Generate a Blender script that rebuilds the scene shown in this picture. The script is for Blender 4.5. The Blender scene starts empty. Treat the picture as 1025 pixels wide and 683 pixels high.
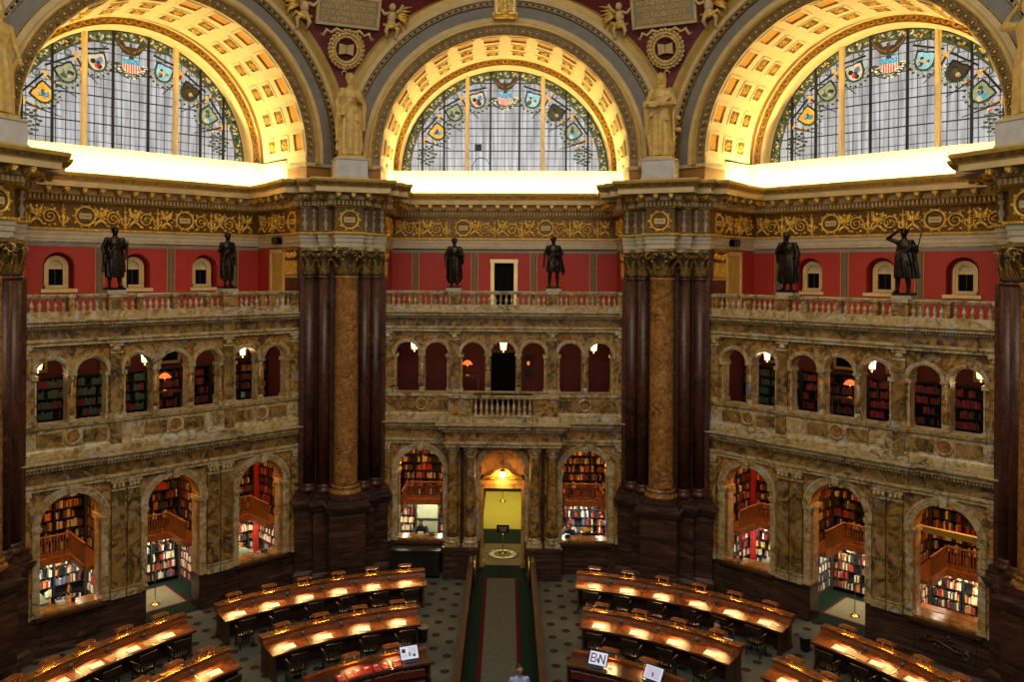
import bpy, math, random
import numpy as np
from mathutils import Matrix, Vector
random.seed(7)
PI=math.pi
COL=bpy.context.scene.collection
A=15.5; T8=math.tan(PI/8)
def BAY(b):
    a=b*PI/4
    return Matrix.Translation((A*math.sin(a),A*math.cos(a),0))@Matrix.Rotation(-a,4,'Z')
def PIER(d): return Matrix.Rotation(-math.radians(d),4,'Z')
def loc(x,y,z=0,rz=0): return Matrix.Translation((x,y,z))@Matrix.Rotation(rz,4,'Z')
# ------------------------------------------------------------ mesh builder
class MB:
    def __init__(s): s.v=[];s.f=[];s.m=[];s.sm=[];s.mats=[];s.M=None
    def mi(s,mat):
        if mat not in s.mats: s.mats.append(mat)
        return s.mats.index(mat)
    def add(s,vs,fs,mat,smooth=False):
        n=len(s.v);k=s.mi(mat)
        if s.M is not None: vs=[tuple(s.M@Vector(q)) for q in vs]
        s.v.extend(vs)
        for f in fs: s.f.append([n+i for i in f]);s.m.append(k);s.sm.append(smooth)
    def quad(s,a,b,c,d,mat): s.add([a,b,c,d],[(0,1,2,3)],mat)
    def box(s,x0,x1,y0,y1,z0,z1,mat):
        if x0>x1:x0,x1=x1,x0
        if y0>y1:y0,y1=y1,y0
        v=[(x,y,z) for z in(z0,z1) for y in(y0,y1) for x in(x0,x1)]
        s.add(v,[(0,2,3,1),(4,5,7,6),(0,1,5,4),(2,6,7,3),(0,4,6,2),(1,3,7,5)],mat)
    def poly(s,pts,z0,z1,mat):   # convex/any polygon prism in xy
        n=len(pts); v=[(x,y,z0) for x,y in pts]+[(x,y,z1) for x,y in pts]
        s.add(v,[tuple(range(n))[::-1],tuple(range(n,2*n))]+[(i,(i+1)%n,n+(i+1)%n,n+i) for i in range(n)],mat)
    def slab(s,pts,y0,y1,mat):   # polygon in xz extruded along y
        n=len(pts); v=[(x,y0,z) for x,z in pts]+[(x,y1,z) for x,z in pts]
        s.add(v,[tuple(range(n)),tuple(range(n,2*n))[::-1]]+[(i,n+i,n+(i+1)%n,(i+1)%n) for i in range(n)],mat)
    def lathe(s,prof,cx,cy,mat,n=20,a0=0,a1=2*PI,smooth=True,ex=1,ey=1):
        full=abs(a1-a0-2*PI)<1e-6; m=n if full else n+1
        v=[];f=[]
        for r,z in prof:
            for i in range(m):
                a=a0+(a1-a0)*i/n; v.append((cx+r*ex*math.cos(a),cy+r*ey*math.sin(a),z))
        for j in range(len(prof)-1):
            for i in range(n):
                i2=(i+1)%m if full else i+1
                f.append((j*m+i,j*m+i2,(j+1)*m+i2,(j+1)*m+i))
        if full: f.append(tuple(range(m))[::-1]); f.append(tuple(range((len(prof)-1)*m,len(prof)*m)))
        s.add(v,f,mat,smooth)
    def tube(s,pts,rs,mat,n=6,cap=True,closed=False):
        if not isinstance(rs,(list,tuple)): rs=[rs]*len(pts)
        P=[Vector(p) for p in pts];v=[];f=[];L=len(P);ref=None
        for i,p in enumerate(P):
            if closed: d=P[(i+1)%L]-P[i-1]
            else: d=P[min(i+1,L-1)]-P[max(i-1,0)]
            if d.length<1e-9: d=Vector((0,0,1))
            d.normalize()
            if ref is None:
                ref=Vector((0,0,1)) if abs(d.z)<.9 else Vector((1,0,0))
            a=ref-d*ref.dot(d)
            if a.length<1e-4: a=Vector((1,0,0)) if abs(d.x)<.9 else Vector((0,1,0)); a=a-d*a.dot(d)
            a.normalize(); ref=a; b=d.cross(a)
            for k in range(n):
                t=2*PI*k/n; q=p+(a*math.cos(t)+b*math.sin(t))*rs[i]; v.append(tuple(q))
        for i in range(L if closed else L-1):
            j=(i+1)%L
            for k in range(n): f.append((i*n+k,i*n+(k+1)%n,j*n+(k+1)%n,j*n+k))
        if cap and not closed: f.append(tuple(range(n))[::-1]); f.append(tuple(range((L-1)*n,L*n)))
        s.add(v,f,mat,True)
    def ell(s,c,r,mat,n=10,m=6,R=None):
        v=[];f=[]
        for j in range(m+1):
            p=PI*j/m-PI/2
            for i in range(n):
                a=2*PI*i/n; q=Vector((r[0]*math.cos(p)*math.cos(a),r[1]*math.cos(p)*math.sin(a),r[2]*math.sin(p)))
                if R is not None: q=R@q
                v.append((c[0]+q.x,c[1]+q.y,c[2]+q.z))
        for j in range(m):
            for i in range(n): f.append((j*n+i,j*n+(i+1)%n,(j+1)*n+(i+1)%n,(j+1)*n+i))
        s.add(v,f,mat,True)
    def sweep(s,path,prof,mat,closed=False):
        # profile (out,z) along plan path, out = right hand side of travel
        L=len(path);mit=[]
        P=[Vector((p[0],p[1])) for p in path]
        for i in range(L):
            ds=[]
            if i>0 or closed: ds.append((P[i]-P[i-1]).normalized())
            if i<L-1 or closed: ds.append((P[(i+1)%L]-P[i]).normalized())
            ns=[Vector((d.y,-d.x)) for d in ds]
            if len(ns)==1: mit.append(ns[0])
            else:
                m=ns[0]+ns[1]; mit.append(m/max(.3,(1+ns[0].dot(ns[1]))))
        k=len(prof);v=[];f=[]
        for i in range(L):
            for o,z in prof: q=P[i]+mit[i]*o; v.append((q.x,q.y,z))
        for i in range(L if closed else L-1):
            j=(i+1)%L
            for q in range(k-1): f.append((i*k+q,j*k+q,j*k+q+1,i*k+q+1))
        if isinstance(mat,list):
            for q in range(k-1):
                s.add(v,[ff for n_,ff in enumerate(f) if n_%(k-1)==q],mat[q])
        else: s.add(v,f,mat)
        return P,mit
    def blocks(s,path,out0,out1,z0,z1,wd,gap,mat,fn=None):
        P=[Vector((p[0],p[1])) for p in path];L=len(P);mit=[]
        for i in range(L):
            ds=[]
            if i>0: ds.append((P[i]-P[i-1]).normalized())
            if i<L-1: ds.append((P[i+1]-P[i]).normalized())
            ns=[Vector((d.y,-d.x)) for d in ds]
            if len(ns)==1: mit.append(ns[0])
            else:
                m=ns[0]+ns[1]; mit.append(m/max(.3,(1+ns[0].dot(ns[1]))))
        for i in range(L-1):
            a=P[i]+mit[i]*out0;b=P[i+1]+mit[i+1]*out0
            d0=(P[i+1]-P[i]).normalized()
            d=b-a
            if d.dot(d0)<wd: continue
            ln=d.length;n=max(1,int(round(ln/(wd+gap))));d=d0;nn=Vector((d.y,-d.x))
            for k in range(n):
                c=a+d*(ln*(k+.5)/n)
                if fn: fn(s,c,d,nn); continue
                p=[c-d*wd/2,c+d*wd/2,c+d*wd/2+nn*(out1-out0),c-d*wd/2+nn*(out1-out0)]
                s.poly([(q.x,q.y) for q in p],z0,z1,mat)
    def archring(s,prof,mat,u0=0,z0=0,n=32,leg=0,clampf=None,a0=0,a1=PI):
        # profile (r,w) swept round a semicircle, centre (u0,z0); leg = straight drop under springing
        st=[]
        if leg: st.append((0,-leg))
        for i in range(n+1): st.append((a0+(a1-a0)*i/n,0))
        if leg: st.append((PI,-leg))
        k=len(prof);v=[]
        for a,dz in st:
            for r,w in prof:
                x=r*math.cos(a); z=r*math.sin(a)+dz
                if clampf: c=clampf(w); x=max(-c,min(c,x))
                v.append((u0+x,w,z0+z))
        mats=mat if isinstance(mat,list) else [mat]*(k-1)
        for q in range(k-1):
            s.add(v,[(i*k+q,i*k+q+1,(i+1)*k+q+1,(i+1)*k+q) for i in range(len(st)-1)],mats[q],False)
    def rot(s,M): s.M=M
    def build(s,name,parent=None,M=None,**tags):
        me=bpy.data.meshes.new(name); me.from_pydata(s.v,[],s.f)
        for mt in s.mats: me.materials.append(mt)
        me.polygons.foreach_set('material_index',s.m); me.polygons.foreach_set('use_smooth',s.sm); me.update()
        return link(name,me,parent,M,**tags)
def link(name,data,parent=None,M=None,label=None,cat=None,group=None,kind=None):
    o=bpy.data.objects.new(name,data); COL.objects.link(o)
    if parent is not None: o.parent=parent
    if M is not None: o.matrix_local=M if parent is not None else o.matrix_local
    if M is not None and parent is None: o.matrix_world=M
    if label:o['label']=label
    if cat:o['category']=cat
    if group:o['group']=group
    if kind:o['kind']=kind
    return o
def empty(name,M,label=None,cat=None,group=None,kind=None): return link(name,None,None,M,label,cat,group,kind)
def copytree(o,M,label=None,group=None,parent=None):
    c=o.copy(); COL.objects.link(c)
    if parent is not None: c.parent=parent
    else: c.matrix_world=M
    if label: c['label']=label
    if group: c['group']=group
    for ch in list(o.children): copytree(ch,None,None,None,c)
    return c
# ------------------------------------------------------------ materials
def newmat(name):
    m=bpy.data.materials.new(name); m.use_nodes=True
    nt=m.node_tree; b=nt.nodes['Principled BSDF']; return m,nt,b
def N(nt,t,**kw):
    n=nt.nodes.new(t)
    for k,v in kw.items(): setattr(n,k,v)
    return n
def plain(name,c,rough=.5,metal=0,emit=None,es=1,var=.12,vs=3.,spec=.5):
    m,nt,b=newmat(name)
    b.inputs['Roughness'].default_value=rough; b.inputs['Metallic'].default_value=metal
    b.inputs['Specular IOR Level'].default_value=spec
    if var:
        g=N(nt,'ShaderNodeNewGeometry'); no=N(nt,'ShaderNodeTexNoise'); no.inputs['Scale'].default_value=vs; no.inputs['Detail'].default_value=4
        r=N(nt,'ShaderNodeValToRGB'); r.color_ramp.elements[0].position=.3; r.color_ramp.elements[1].position=.7
        r.color_ramp.elements[0].color=(c[0]*(1-var),c[1]*(1-var),c[2]*(1-var),1); r.color_ramp.elements[1].color=(min(1,c[0]*(1+var)),min(1,c[1]*(1+var)),min(1,c[2]*(1+var)),1)
        nt.links.new(g.outputs['Position'],no.inputs['Vector']); nt.links.new(no.outputs['Fac'],r.inputs['Fac']); nt.links.new(r.outputs['Color'],b.inputs['Base Color'])
    else: b.inputs['Base Color'].default_value=(*c,1)
    if emit: b.inputs['Emission Color'].default_value=(*emit,1); b.inputs['Emission Strength'].default_value=es
    return m
def ramp(nt,stops):
    r=N(nt,'ShaderNodeValToRGB'); e=r.color_ramp.elements
    while len(e)<len(stops): e.new(.5)
    for i,(p,c) in enumerate(stops): e[i].position=p; e[i].color=(*c,1)
    return r
def marble(name,stops,scale=1.2,vein=(.02,.015,.01),veinw=.06,rough=.28,stretch=(1,1,1),vscale=.9,bump=0.0,vein_amt=1.0,dist=2.2,patch=None,pscale=.7):
    m,nt,b=newmat(name); L=nt.links.new
    g=N(nt,'ShaderNodeNewGeometry'); mp=N(nt,'ShaderNodeMapping'); mp.inputs['Scale'].default_value=stretch; mp.inputs['Rotation'].default_value=(.4,.3,.2)
    L(g.outputs['Position'],mp.inputs['Vector'])
    n1=N(nt,'ShaderNodeTexNoise'); n1.inputs['Scale'].default_value=scale; n1.inputs['Detail'].default_value=8; n1.inputs['Roughness'].default_value=.65; n1.inputs['Distortion'].default_value=dist
    L(mp.outputs['Vector'],n1.inputs['Vector'])
    r=ramp(nt,stops); L(n1.outputs['Fac'],r.inputs['Fac'])
    # veins : ridged noise
    n2=N(nt,'ShaderNodeTexNoise'); n2.inputs['Scale'].default_value=vscale; n2.inputs['Detail'].default_value=6; n2.inputs['Distortion'].default_value=1.2; n2.inputs['Roughness'].default_value=.6
    L(mp.outputs['Vector'],n2.inputs['Vector'])
    s=N(nt,'ShaderNodeMath',operation='SUBTRACT'); s.inputs[1].default_value=.5; L(n2.outputs['Fac'],s.inputs[0])
    ab=N(nt,'ShaderNodeMath',operation='ABSOLUTE'); L(s.outputs[0],ab.inputs[0])
    mr=N(nt,'ShaderNodeMapRange'); mr.inputs['From Min'].default_value=0; mr.inputs['From Max'].default_value=veinw; mr.inputs['To Min'].default_value=vein_amt; mr.inputs['To Max'].default_value=0
    L(ab.outputs[0],mr.inputs['Value'])
    n3=N(nt,'ShaderNodeTexNoise'); n3.inputs['Scale'].default_value=vscale*.8; n3.inputs['Detail'].default_value=3; L(g.outputs['Position'],n3.inputs['Vector'])
    m3=N(nt,'ShaderNodeMapRange'); m3.inputs['From Min'].default_value=.42; m3.inputs['From Max'].default_value=.6; L(n3.outputs['Fac'],m3.inputs['Value'])
    mu=N(nt,'ShaderNodeMath',operation='MULTIPLY'); L(mr.outputs[0],mu.inputs[0]); L(m3.outputs[0],mu.inputs[1])
    mx=N(nt,'ShaderNodeMixRGB'); L(mu.outputs[0],mx.inputs['Fac']); L(r.outputs['Color'],mx.inputs['Color1']); mx.inputs['Color2'].default_value=(*vein,1)
    outc=mx.outputs['Color']
    if patch:
        for k,(pc,lo,hi) in enumerate(patch):
            n4=N(nt,'ShaderNodeTexNoise'); n4.inputs['Scale'].default_value=pscale*(1+.6*k); n4.inputs['Detail'].default_value=7; n4.inputs['Roughness'].default_value=.7; n4.inputs['Distortion'].default_value=1.5
            m4=N(nt,'ShaderNodeMapping'); m4.inputs['Location'].default_value=(7.3*(k+1),3.1,1.7); L(g.outputs['Position'],m4.inputs['Vector']); L(m4.outputs['Vector'],n4.inputs['Vector'])
            r4=N(nt,'ShaderNodeMapRange'); r4.inputs['From Min'].default_value=lo; r4.inputs['From Max'].default_value=hi; L(n4.outputs['Fac'],r4.inputs['Value'])
            m5=N(nt,'ShaderNodeMixRGB'); L(r4.outputs[0],m5.inputs['Fac']); L(outc,m5.inputs['Color1']); m5.inputs['Color2'].default_value=(*pc,1); outc=m5.outputs['Color']
    L(outc,b.inputs['Base Color']); b.inputs['Roughness'].default_value=rough
    if bump:
        bn=N(nt,'ShaderNodeBump'); bn.inputs['Strength'].default_value=bump; bn.inputs['Distance'].default_value=.05; L(n1.outputs['Fac'],bn.inputs['Height']); L(bn.outputs['Normal'],b.inputs['Normal'])
    return m
M={}
M['siena']=marble('siena marble',[(.28,(.035,.03,.03)),(.40,(.15,.07,.014)),(.5,(.38,.175,.03)),(.58,(.46,.29,.09)),(.66,(.26,.16,.05)),(.76,(.34,.33,.31))],scale=2.3,vein=(.018,.015,.014),veinw=.045,vscale=1.6,patch=[((.30,.29,.28),.56,.68),((.035,.035,.045),.60,.68)],pscale=1.1)
M['siena_dark']=marble('veined siena panel',[(.3,(.02,.02,.024)),(.42,(.13,.075,.022)),(.52,(.30,.155,.032)),(.62,(.36,.24,.09)),(.75,(.16,.16,.16))],scale=1.7,vein=(.012,.012,.014),veinw=.07,vscale=1.7,patch=[((.20,.20,.21),.58,.68)],pscale=1.4)
M['siena_light']=marble('pale siena moulding',[(.28,(.12,.08,.035)),(.42,(.34,.21,.07)),(.55,(.52,.38,.17)),(.7,(.55,.5,.42))],scale=2.6,vein=(.06,.045,.03),veinw=.03,patch=[((.50,.48,.43),.54,.66),((.08,.07,.07),.62,.7)],pscale=1.5)
M['redmarble']=marble('dark red marble',[(.3,(.02,.006,.004)),(.5,(.06,.016,.009)),(.62,(.10,.036,.02)),(.7,(.17,.12,.11))],scale=6,vein=(.012,.004,.003),veinw=.05,rough=.42,stretch=(1,1,.7))
M['goldmarble']=marble('tawny column marble',[(.25,(.07,.028,.008)),(.45,(.24,.10,.022)),(.58,(.36,.165,.04)),(.75,(.45,.3,.14))],scale=3.4,vein=(.06,.02,.01),veinw=.025,rough=.22)
M['darkbase']=marble('dark tennessee marble',[(.3,(.018,.009,.006)),(.5,(.052,.025,.016)),(.62,(.095,.05,.033)),(.78,(.14,.08,.055))],scale=.9,vein=(.012,.006,.005),veinw=.05,rough=.3,stretch=(.5,.5,5.),vscale=.8)
M['cream']=plain('cream plaster',(.52,.38,.17),.6)  # warm tint puts the gold of the cove light into the cornice colour
M['creamgrey']=plain('stone white plaster',(.42,.36,.25),.6)
M['greyband']=plain('blue grey plaster',(.175,.16,.135),.65)
M['whitestrip']=plain('cream cove plaster',(.72,.64,.40),.7,var=.03)
M['yellowcream']=plain('warm cream plaster',(.86,.72,.40),.55,var=.06)
M['gold']=plain('gilded plaster',(.66,.40,.06),.4,.3,var=.35,vs=9)
M['olddark']=plain('antique bronze gilding',(.27,.165,.04),.42,.5,var=.5,vs=7)
M['guilwarm']=plain('gilded honey plaster',(.40,.21,.03),.45,.15,var=.3,vs=9)
M['goldpaint']=plain('ochre gold paint',(.42,.27,.06),.45,.2,var=.12)
M['orange']=plain('orange ochre coffer paint',(.80,.40,.04),.5,var=.08)
M['brownblock']=plain('brown ochre plaster',(.26,.11,.02),.5)
M['guil']=plain('guilloche ground',(.17,.12,.06),.5,.2,var=.4,vs=6)
M['guilgold']=plain('bright gilded guilloche',(.75,.47,.08),.4,.2,var=.3,vs=9)
M['relief']=plain('gilded relief ground',(.15,.075,.012),.45,.35,var=.35,vs=8)
M['redwall']=plain('pompeian red plaster',(.30,.014,.008),.6,var=.06)
M['stripegrey']=plain('grey brown painted stripe',(.12,.09,.06),.6)
M['redstripe']=plain('brown painted stripe',(.12,.055,.03),.6)
M['darkred']=plain('deep red spandrel',(.13,.012,.014),.6)
M['bronze']=plain('dark bronze',(.03,.02,.014),.36,.75,var=.5,vs=8)
M['goldstat']=plain('gold toned statue plaster',(.50,.33,.09),.5,.12,var=.18,vs=6)
M['black']=plain('black void',(.004,.004,.004),.9,var=0,spec=.05)
M['lead']=plain('black lead came',(.012,.012,.014),.5,var=0)
M['brass']=plain('polished brass',(.65,.42,.12),.25,.9,var=.1)
M['wood']=plain('dark mahogany',(.055,.02,.01),.38,var=.3,vs=4)
M['woodback']=plain('brown oak rail',(.26,.085,.02),.42,var=.25,vs=6)
def woodmat(name,c1,c2,rough=.3):
    m,nt,b=newmat(name); L=nt.links.new
    g=N(nt,'ShaderNodeTexCoord'); mp=N(nt,'ShaderNodeMapping'); mp.inputs['Scale'].default_value=(1.2,1.2,9)
    n=N(nt,'ShaderNodeTexNoise'); n.inputs['Scale'].default_value=3; n.inputs['Detail'].default_value=6; n.inputs['Distortion'].default_value=.8
    L(g.outputs['Object'],mp.inputs['Vector']); L(mp.outputs['Vector'],n.inputs['Vector'])
    r=ramp(nt,[(.35,c1),(.65,c2)]); L(n.outputs['Fac'],r.inputs['Fac']); L(r.outputs['Color'],b.inputs['Base Color']); b.inputs['Roughness'].default_value=rough
    return m
M['desk']=woodmat('polished mahogany desk',(.085,.018,.003),(.30,.075,.010),.42)
M['hood']=woodmat('brown wooden lamp hood',(.26,.07,.015),(.48,.16,.035),.4)
M['chair']=plain('dark walnut chair',(.016,.009,.006),.45,var=.3)
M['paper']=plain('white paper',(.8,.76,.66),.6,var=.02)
M['tan']=plain('tan manila folder',(.5,.3,.12),.6)
M['lampglow']=plain('lamp tube',(1,.8,.5),.4,emit=(1,.74,.36),es=9,var=0)
M['lantern']=plain('lantern glass',(1,.85,.6),.4,emit=(1,.76,.42),es=4.5,var=0)
M['orangelamp']=plain('orange lamp shade',(.9,.2,.05),.4,emit=(1,.16,.03),es=1.2,var=0)
M['greygad']=plain('blue grey metal outlet',(.12,.15,.18),.35,.5,var=0)
M['greencarpet']=plain('dark green carpet',(.008,.02,.012),.95,var=.3,vs=20,spec=.1)
M['redborder']=plain('dark red carpet border',(.075,.004,.007),.95,var=.2,vs=20,spec=.1)
M['runner']=plain('grey beige runner',(.095,.092,.07),.95,var=.12,vs=6,spec=.1)
M['yellowrug']=plain('yellow green rug',(.34,.31,.06),.95,var=.08,vs=6,spec=.1)
M['matbeige']=plain('beige mat',(.2,.17,.075),.95,var=.12,vs=9,spec=.1)
M['shelf']=plain('near black steel shelving',(.012,.011,.01),.4,var=.3)
M['shelfgreen']=plain('green grey shelf board',(.14,.18,.13),.5)
M['boardgreen']=plain('grey green notice board',(.17,.19,.12),.5)
M['redpil']=plain('red lacquered shelf upright',(.35,.02,.015),.5)
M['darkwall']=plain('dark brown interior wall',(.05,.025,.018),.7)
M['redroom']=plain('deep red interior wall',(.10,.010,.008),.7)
M['siena_orangelit']=marble('orange lit siena',[(.3,(.26,.12,.03)),(.55,(.55,.28,.07)),(.75,(.65,.42,.16))],scale=2.2,veinw=.02)  # siena with the orange lamp light put into its colour
M['shirtblue']=plain('pale blue shirt',(.33,.40,.75),.8,var=.05)
M['matgrey']=plain('grey beige rug',(.16,.15,.10),.95,var=.12,vs=9,spec=.1)
M['shirtdark']=plain('dark striped shirt',(.045,.048,.06),.8,var=.4,vs=25)
M['trousers']=plain('dark trousers',(.015,.015,.02),.85)
M['skin']=plain('skin',(.45,.24,.15),.55,var=.05)
M['hair']=plain('dark hair',(.012,.009,.008),.6)
M['canblack']=plain('black plastic',(.01,.01,.011),.4,var=0)
M['pageglow']=plain('glowing white page',(.5,.5,.6),.4,emit=(.75,.75,1),es=.55,var=0)  # page made bright by its own emission
BK=[((.30,.02,.015),'red'),((.16,.012,.012),'dark red'),((.50,.42,.28),'cream'),((.62,.58,.48),'white'),((.03,.025,.02),'black'),((.10,.05,.025),'brown'),((.05,.10,.06),'green'),((.05,.09,.2),'blue'),((.42,.16,.04),'tan'),((.5,.36,.05),'yellow')]
for c,n_ in BK: M['bk_'+n_]=plain(n_+' book cloth',c,.6,var=.1)
def carpet():
    m,nt,b=newmat('medallion carpet'); L=nt.links.new
    g=N(nt,'ShaderNodeNewGeometry'); sp=N(nt,'ShaderNodeSeparateXYZ'); L(g.outputs['Position'],sp.inputs[0])
    def mt(op,a,bv=None,c=None):
        n=N(nt,'ShaderNodeMath',operation=op)
        for i,x in enumerate((a,bv,c)):
            if x is None: continue
            if isinstance(x,(int,float)): n.inputs[i].default_value=x
            else: L(x,n.inputs[i])
        return n.outputs[0]
    PX,PY=.93,.93
    def dist(ox,oy):
        fx=mt('SUBTRACT',mt('FRACT',mt('DIVIDE',mt('SUBTRACT',mt('ADD',sp.outputs[0],93.),ox),PX)),.5)
        fy=mt('SUBTRACT',mt('FRACT',mt('DIVIDE',mt('SUBTRACT',mt('ADD',sp.outputs[1],93.),oy),PY)),.5)
        fx=mt('MULTIPLY',fx,PX); fy=mt('MULTIPLY',fy,PY)
        return mt('SQRT',mt('ADD',mt('MULTIPLY',fx,fx),mt('MULTIPLY',fy,fy)))
    # dots at x=1.64,y=12.87-0.93k ; x=2.1,y=13.33-...
    d1=dist(1.64-.465,12.87-.465); d2=dist(2.105-.465,13.335-.465)
    d=mt('MINIMUM',d1,d2)
    no=N(nt,'ShaderNodeTexNoise'); no.inputs['Scale'].default_value=14; L(g.outputs['Position'],no.inputs['Vector'])
    d=mt('ADD',d,mt('MULTIPLY',mt('SUBTRACT',no.outputs['Fac'],.5),.05))
    dot=mt('LESS_THAN',d,.135); core=mt('LESS_THAN',d,.05)
    n2=N(nt,'ShaderNodeTexNoise'); n2.inputs['Scale'].default_value=.5; n2.inputs['Detail'].default_value=5; L(g.outputs['Position'],n2.inputs['Vector'])
    r=ramp(nt,[(.35,(.075,.078,.066)),(.65,(.12,.118,.095))]); L(n2.outputs['Fac'],r.inputs['Fac'])
    m1=N(nt,'ShaderNodeMixRGB'); L(dot,m1.inputs['Fac']); L(r.outputs['Color'],m1.inputs['Color1']); m1.inputs['Color2'].default_value=(.028,.016,.01,1)
    m2=N(nt,'ShaderNodeMixRGB'); L(core,m2.inputs['Fac']); L(m1.outputs['Color'],m2.inputs['Color1']); m2.inputs['Color2'].default_value=(.05,.025,.012,1)
    L(m2.outputs['Color'],b.inputs['Base Color']); b.inputs['Roughness'].default_value=.9; b.inputs['Specular IOR Level'].default_value=.15
    return m
M['woodpart']=plain('reddish brown wood',(.05,.016,.006),.45,var=.3,vs=4)
M['redcover']=plain('red booklet cover',(.5,.015,.02),.4,var=0)
M['carpet']=carpet()
def glassmat():
    m,nt,b=newmat('backlit leaded glass'); L=nt.links.new
    g=N(nt,'ShaderNodeTexCoord'); mp=N(nt,'ShaderNodeMapping'); mp.inputs['Scale'].default_value=(6,1,.35)
    n=N(nt,'ShaderNodeTexNoise'); n.inputs['Scale'].default_value=1.2; n.inputs['Detail'].default_value=3
    L(g.outputs['Object'],mp.inputs['Vector']); L(mp.outputs['Vector'],n.inputs['Vector'])
    r=ramp(nt,[(.35,(.36,.37,.39)),(.65,(.78,.80,.83))]); L(n.outputs['Fac'],r.inputs['Fac'])
    b.inputs['Base Color'].default_value=(.1,.1,.1,1)
    L(r.outputs['Color'],b.inputs['Emission Color']); b.inputs['Emission Strength'].default_value=.75; b.inputs['Roughness'].default_value=.2
    return m
M['glass']=glassmat()
def stain(name,c): return plain('stained glass '+name,c,.3,emit=c,es=.8,var=.5,vs=6)
M['st_green']=stain('leaf green',(.045,.07,.03)); M['st_lead']=stain('black',(.012,.012,.01)); M['st_leaf']=stain('grey green',(.2,.26,.17)); M['st_pale']=stain('pale leaf',(.42,.42,.34)); M['st_dark']=stain('dark bronze',(.035,.025,.012)); M['st_blue']=stain('blue',(.03,.28,.50)); M['st_red']=stain('red',(.5,.035,.03))
M['st_white']=stain('white',(.7,.66,.5)); M['st_brown']=stain('brown',(.16,.09,.03)); M['st_gold']=stain('gold',(.6,.33,.04)); M['st_cyan']=stain('pale blue',(.2,.45,.6))
# ============================================================ SETTING
def wall_open(mb,u0,u1,z0,z1,y0,y1,ops,mat,rmat=None,bot=True):
    """wall slab with arched openings ops=(ua,ub,sill,spring) ; round heads"""
    rmat=rmat or mat
    ops=sorted(ops); cur=u0
    def face(x0,x1,a,b):
        if x1-x0<1e-4 or b-a<1e-4: return
        mb.quad((x0,y0,a),(x1,y0,a),(x1,y0,b),(x0,y0,b),mat); mb.quad((x1,y1,a),(x0,y1,a),(x0,y1,b),(x1,y1,b),mat)
    for ua,ub,sl,sp in ops:
        face(cur,ua,z0,z1); cur=ub
        face(ua,ub,z0,sl)
        r=(ub-ua)/2;c=(ua+ub)/2;n=18
        pts=[(c-r*math.cos(PI*i/n),sp+r*math.sin(PI*i/n)) for i in range(n+1)]
        for i in range(n):
            a,b=pts[i],pts[i+1]
            mb.quad((a[0],y0,a[1]),(b[0],y0,b[1]),(b[0],y0,z1),(a[0],y0,z1),mat)
            mb.quad((b[0],y1,b[1]),(a[0],y1,a[1]),(a[0],y1,z1),(b[0],y1,z1),mat)
            mb.add([(a[0],y0,a[1]),(a[0],y1,a[1]),(b[0],y1,b[1]),(b[0],y0,b[1])],[(0,1,2,3)],rmat,True)
        mb.quad((ua,y0,sl),(ua,y1,sl),(ua,y1,sp),(ua,y0,sp),rmat); mb.quad((ub,y1,sl),(ub,y0,sl),(ub,y0,sp),(ub,y1,sp),rmat)
        if sl>z0+1e-4: mb.quad((ua,y0,sl),(ub,y0,sl),(ub,y1,sl),(ua,y1,sl),rmat)
    face(cur,u1,z0,z1)
    mb.quad((u0,y0,z1),(u1,y0,z1),(u1,y1,z1),(u0,y1,z1),mat)
    mb.quad((u0,y1,z0),(u0,y0,z0),(u0,y0,z1),(u0,y1,z1),mat); mb.quad((u1,y0,z0),(u1,y1,z0),(u1,y1,z1),(u1,y0,z1),mat)
SIDE={-1:'left',0:'back',1:'right'}
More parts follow.
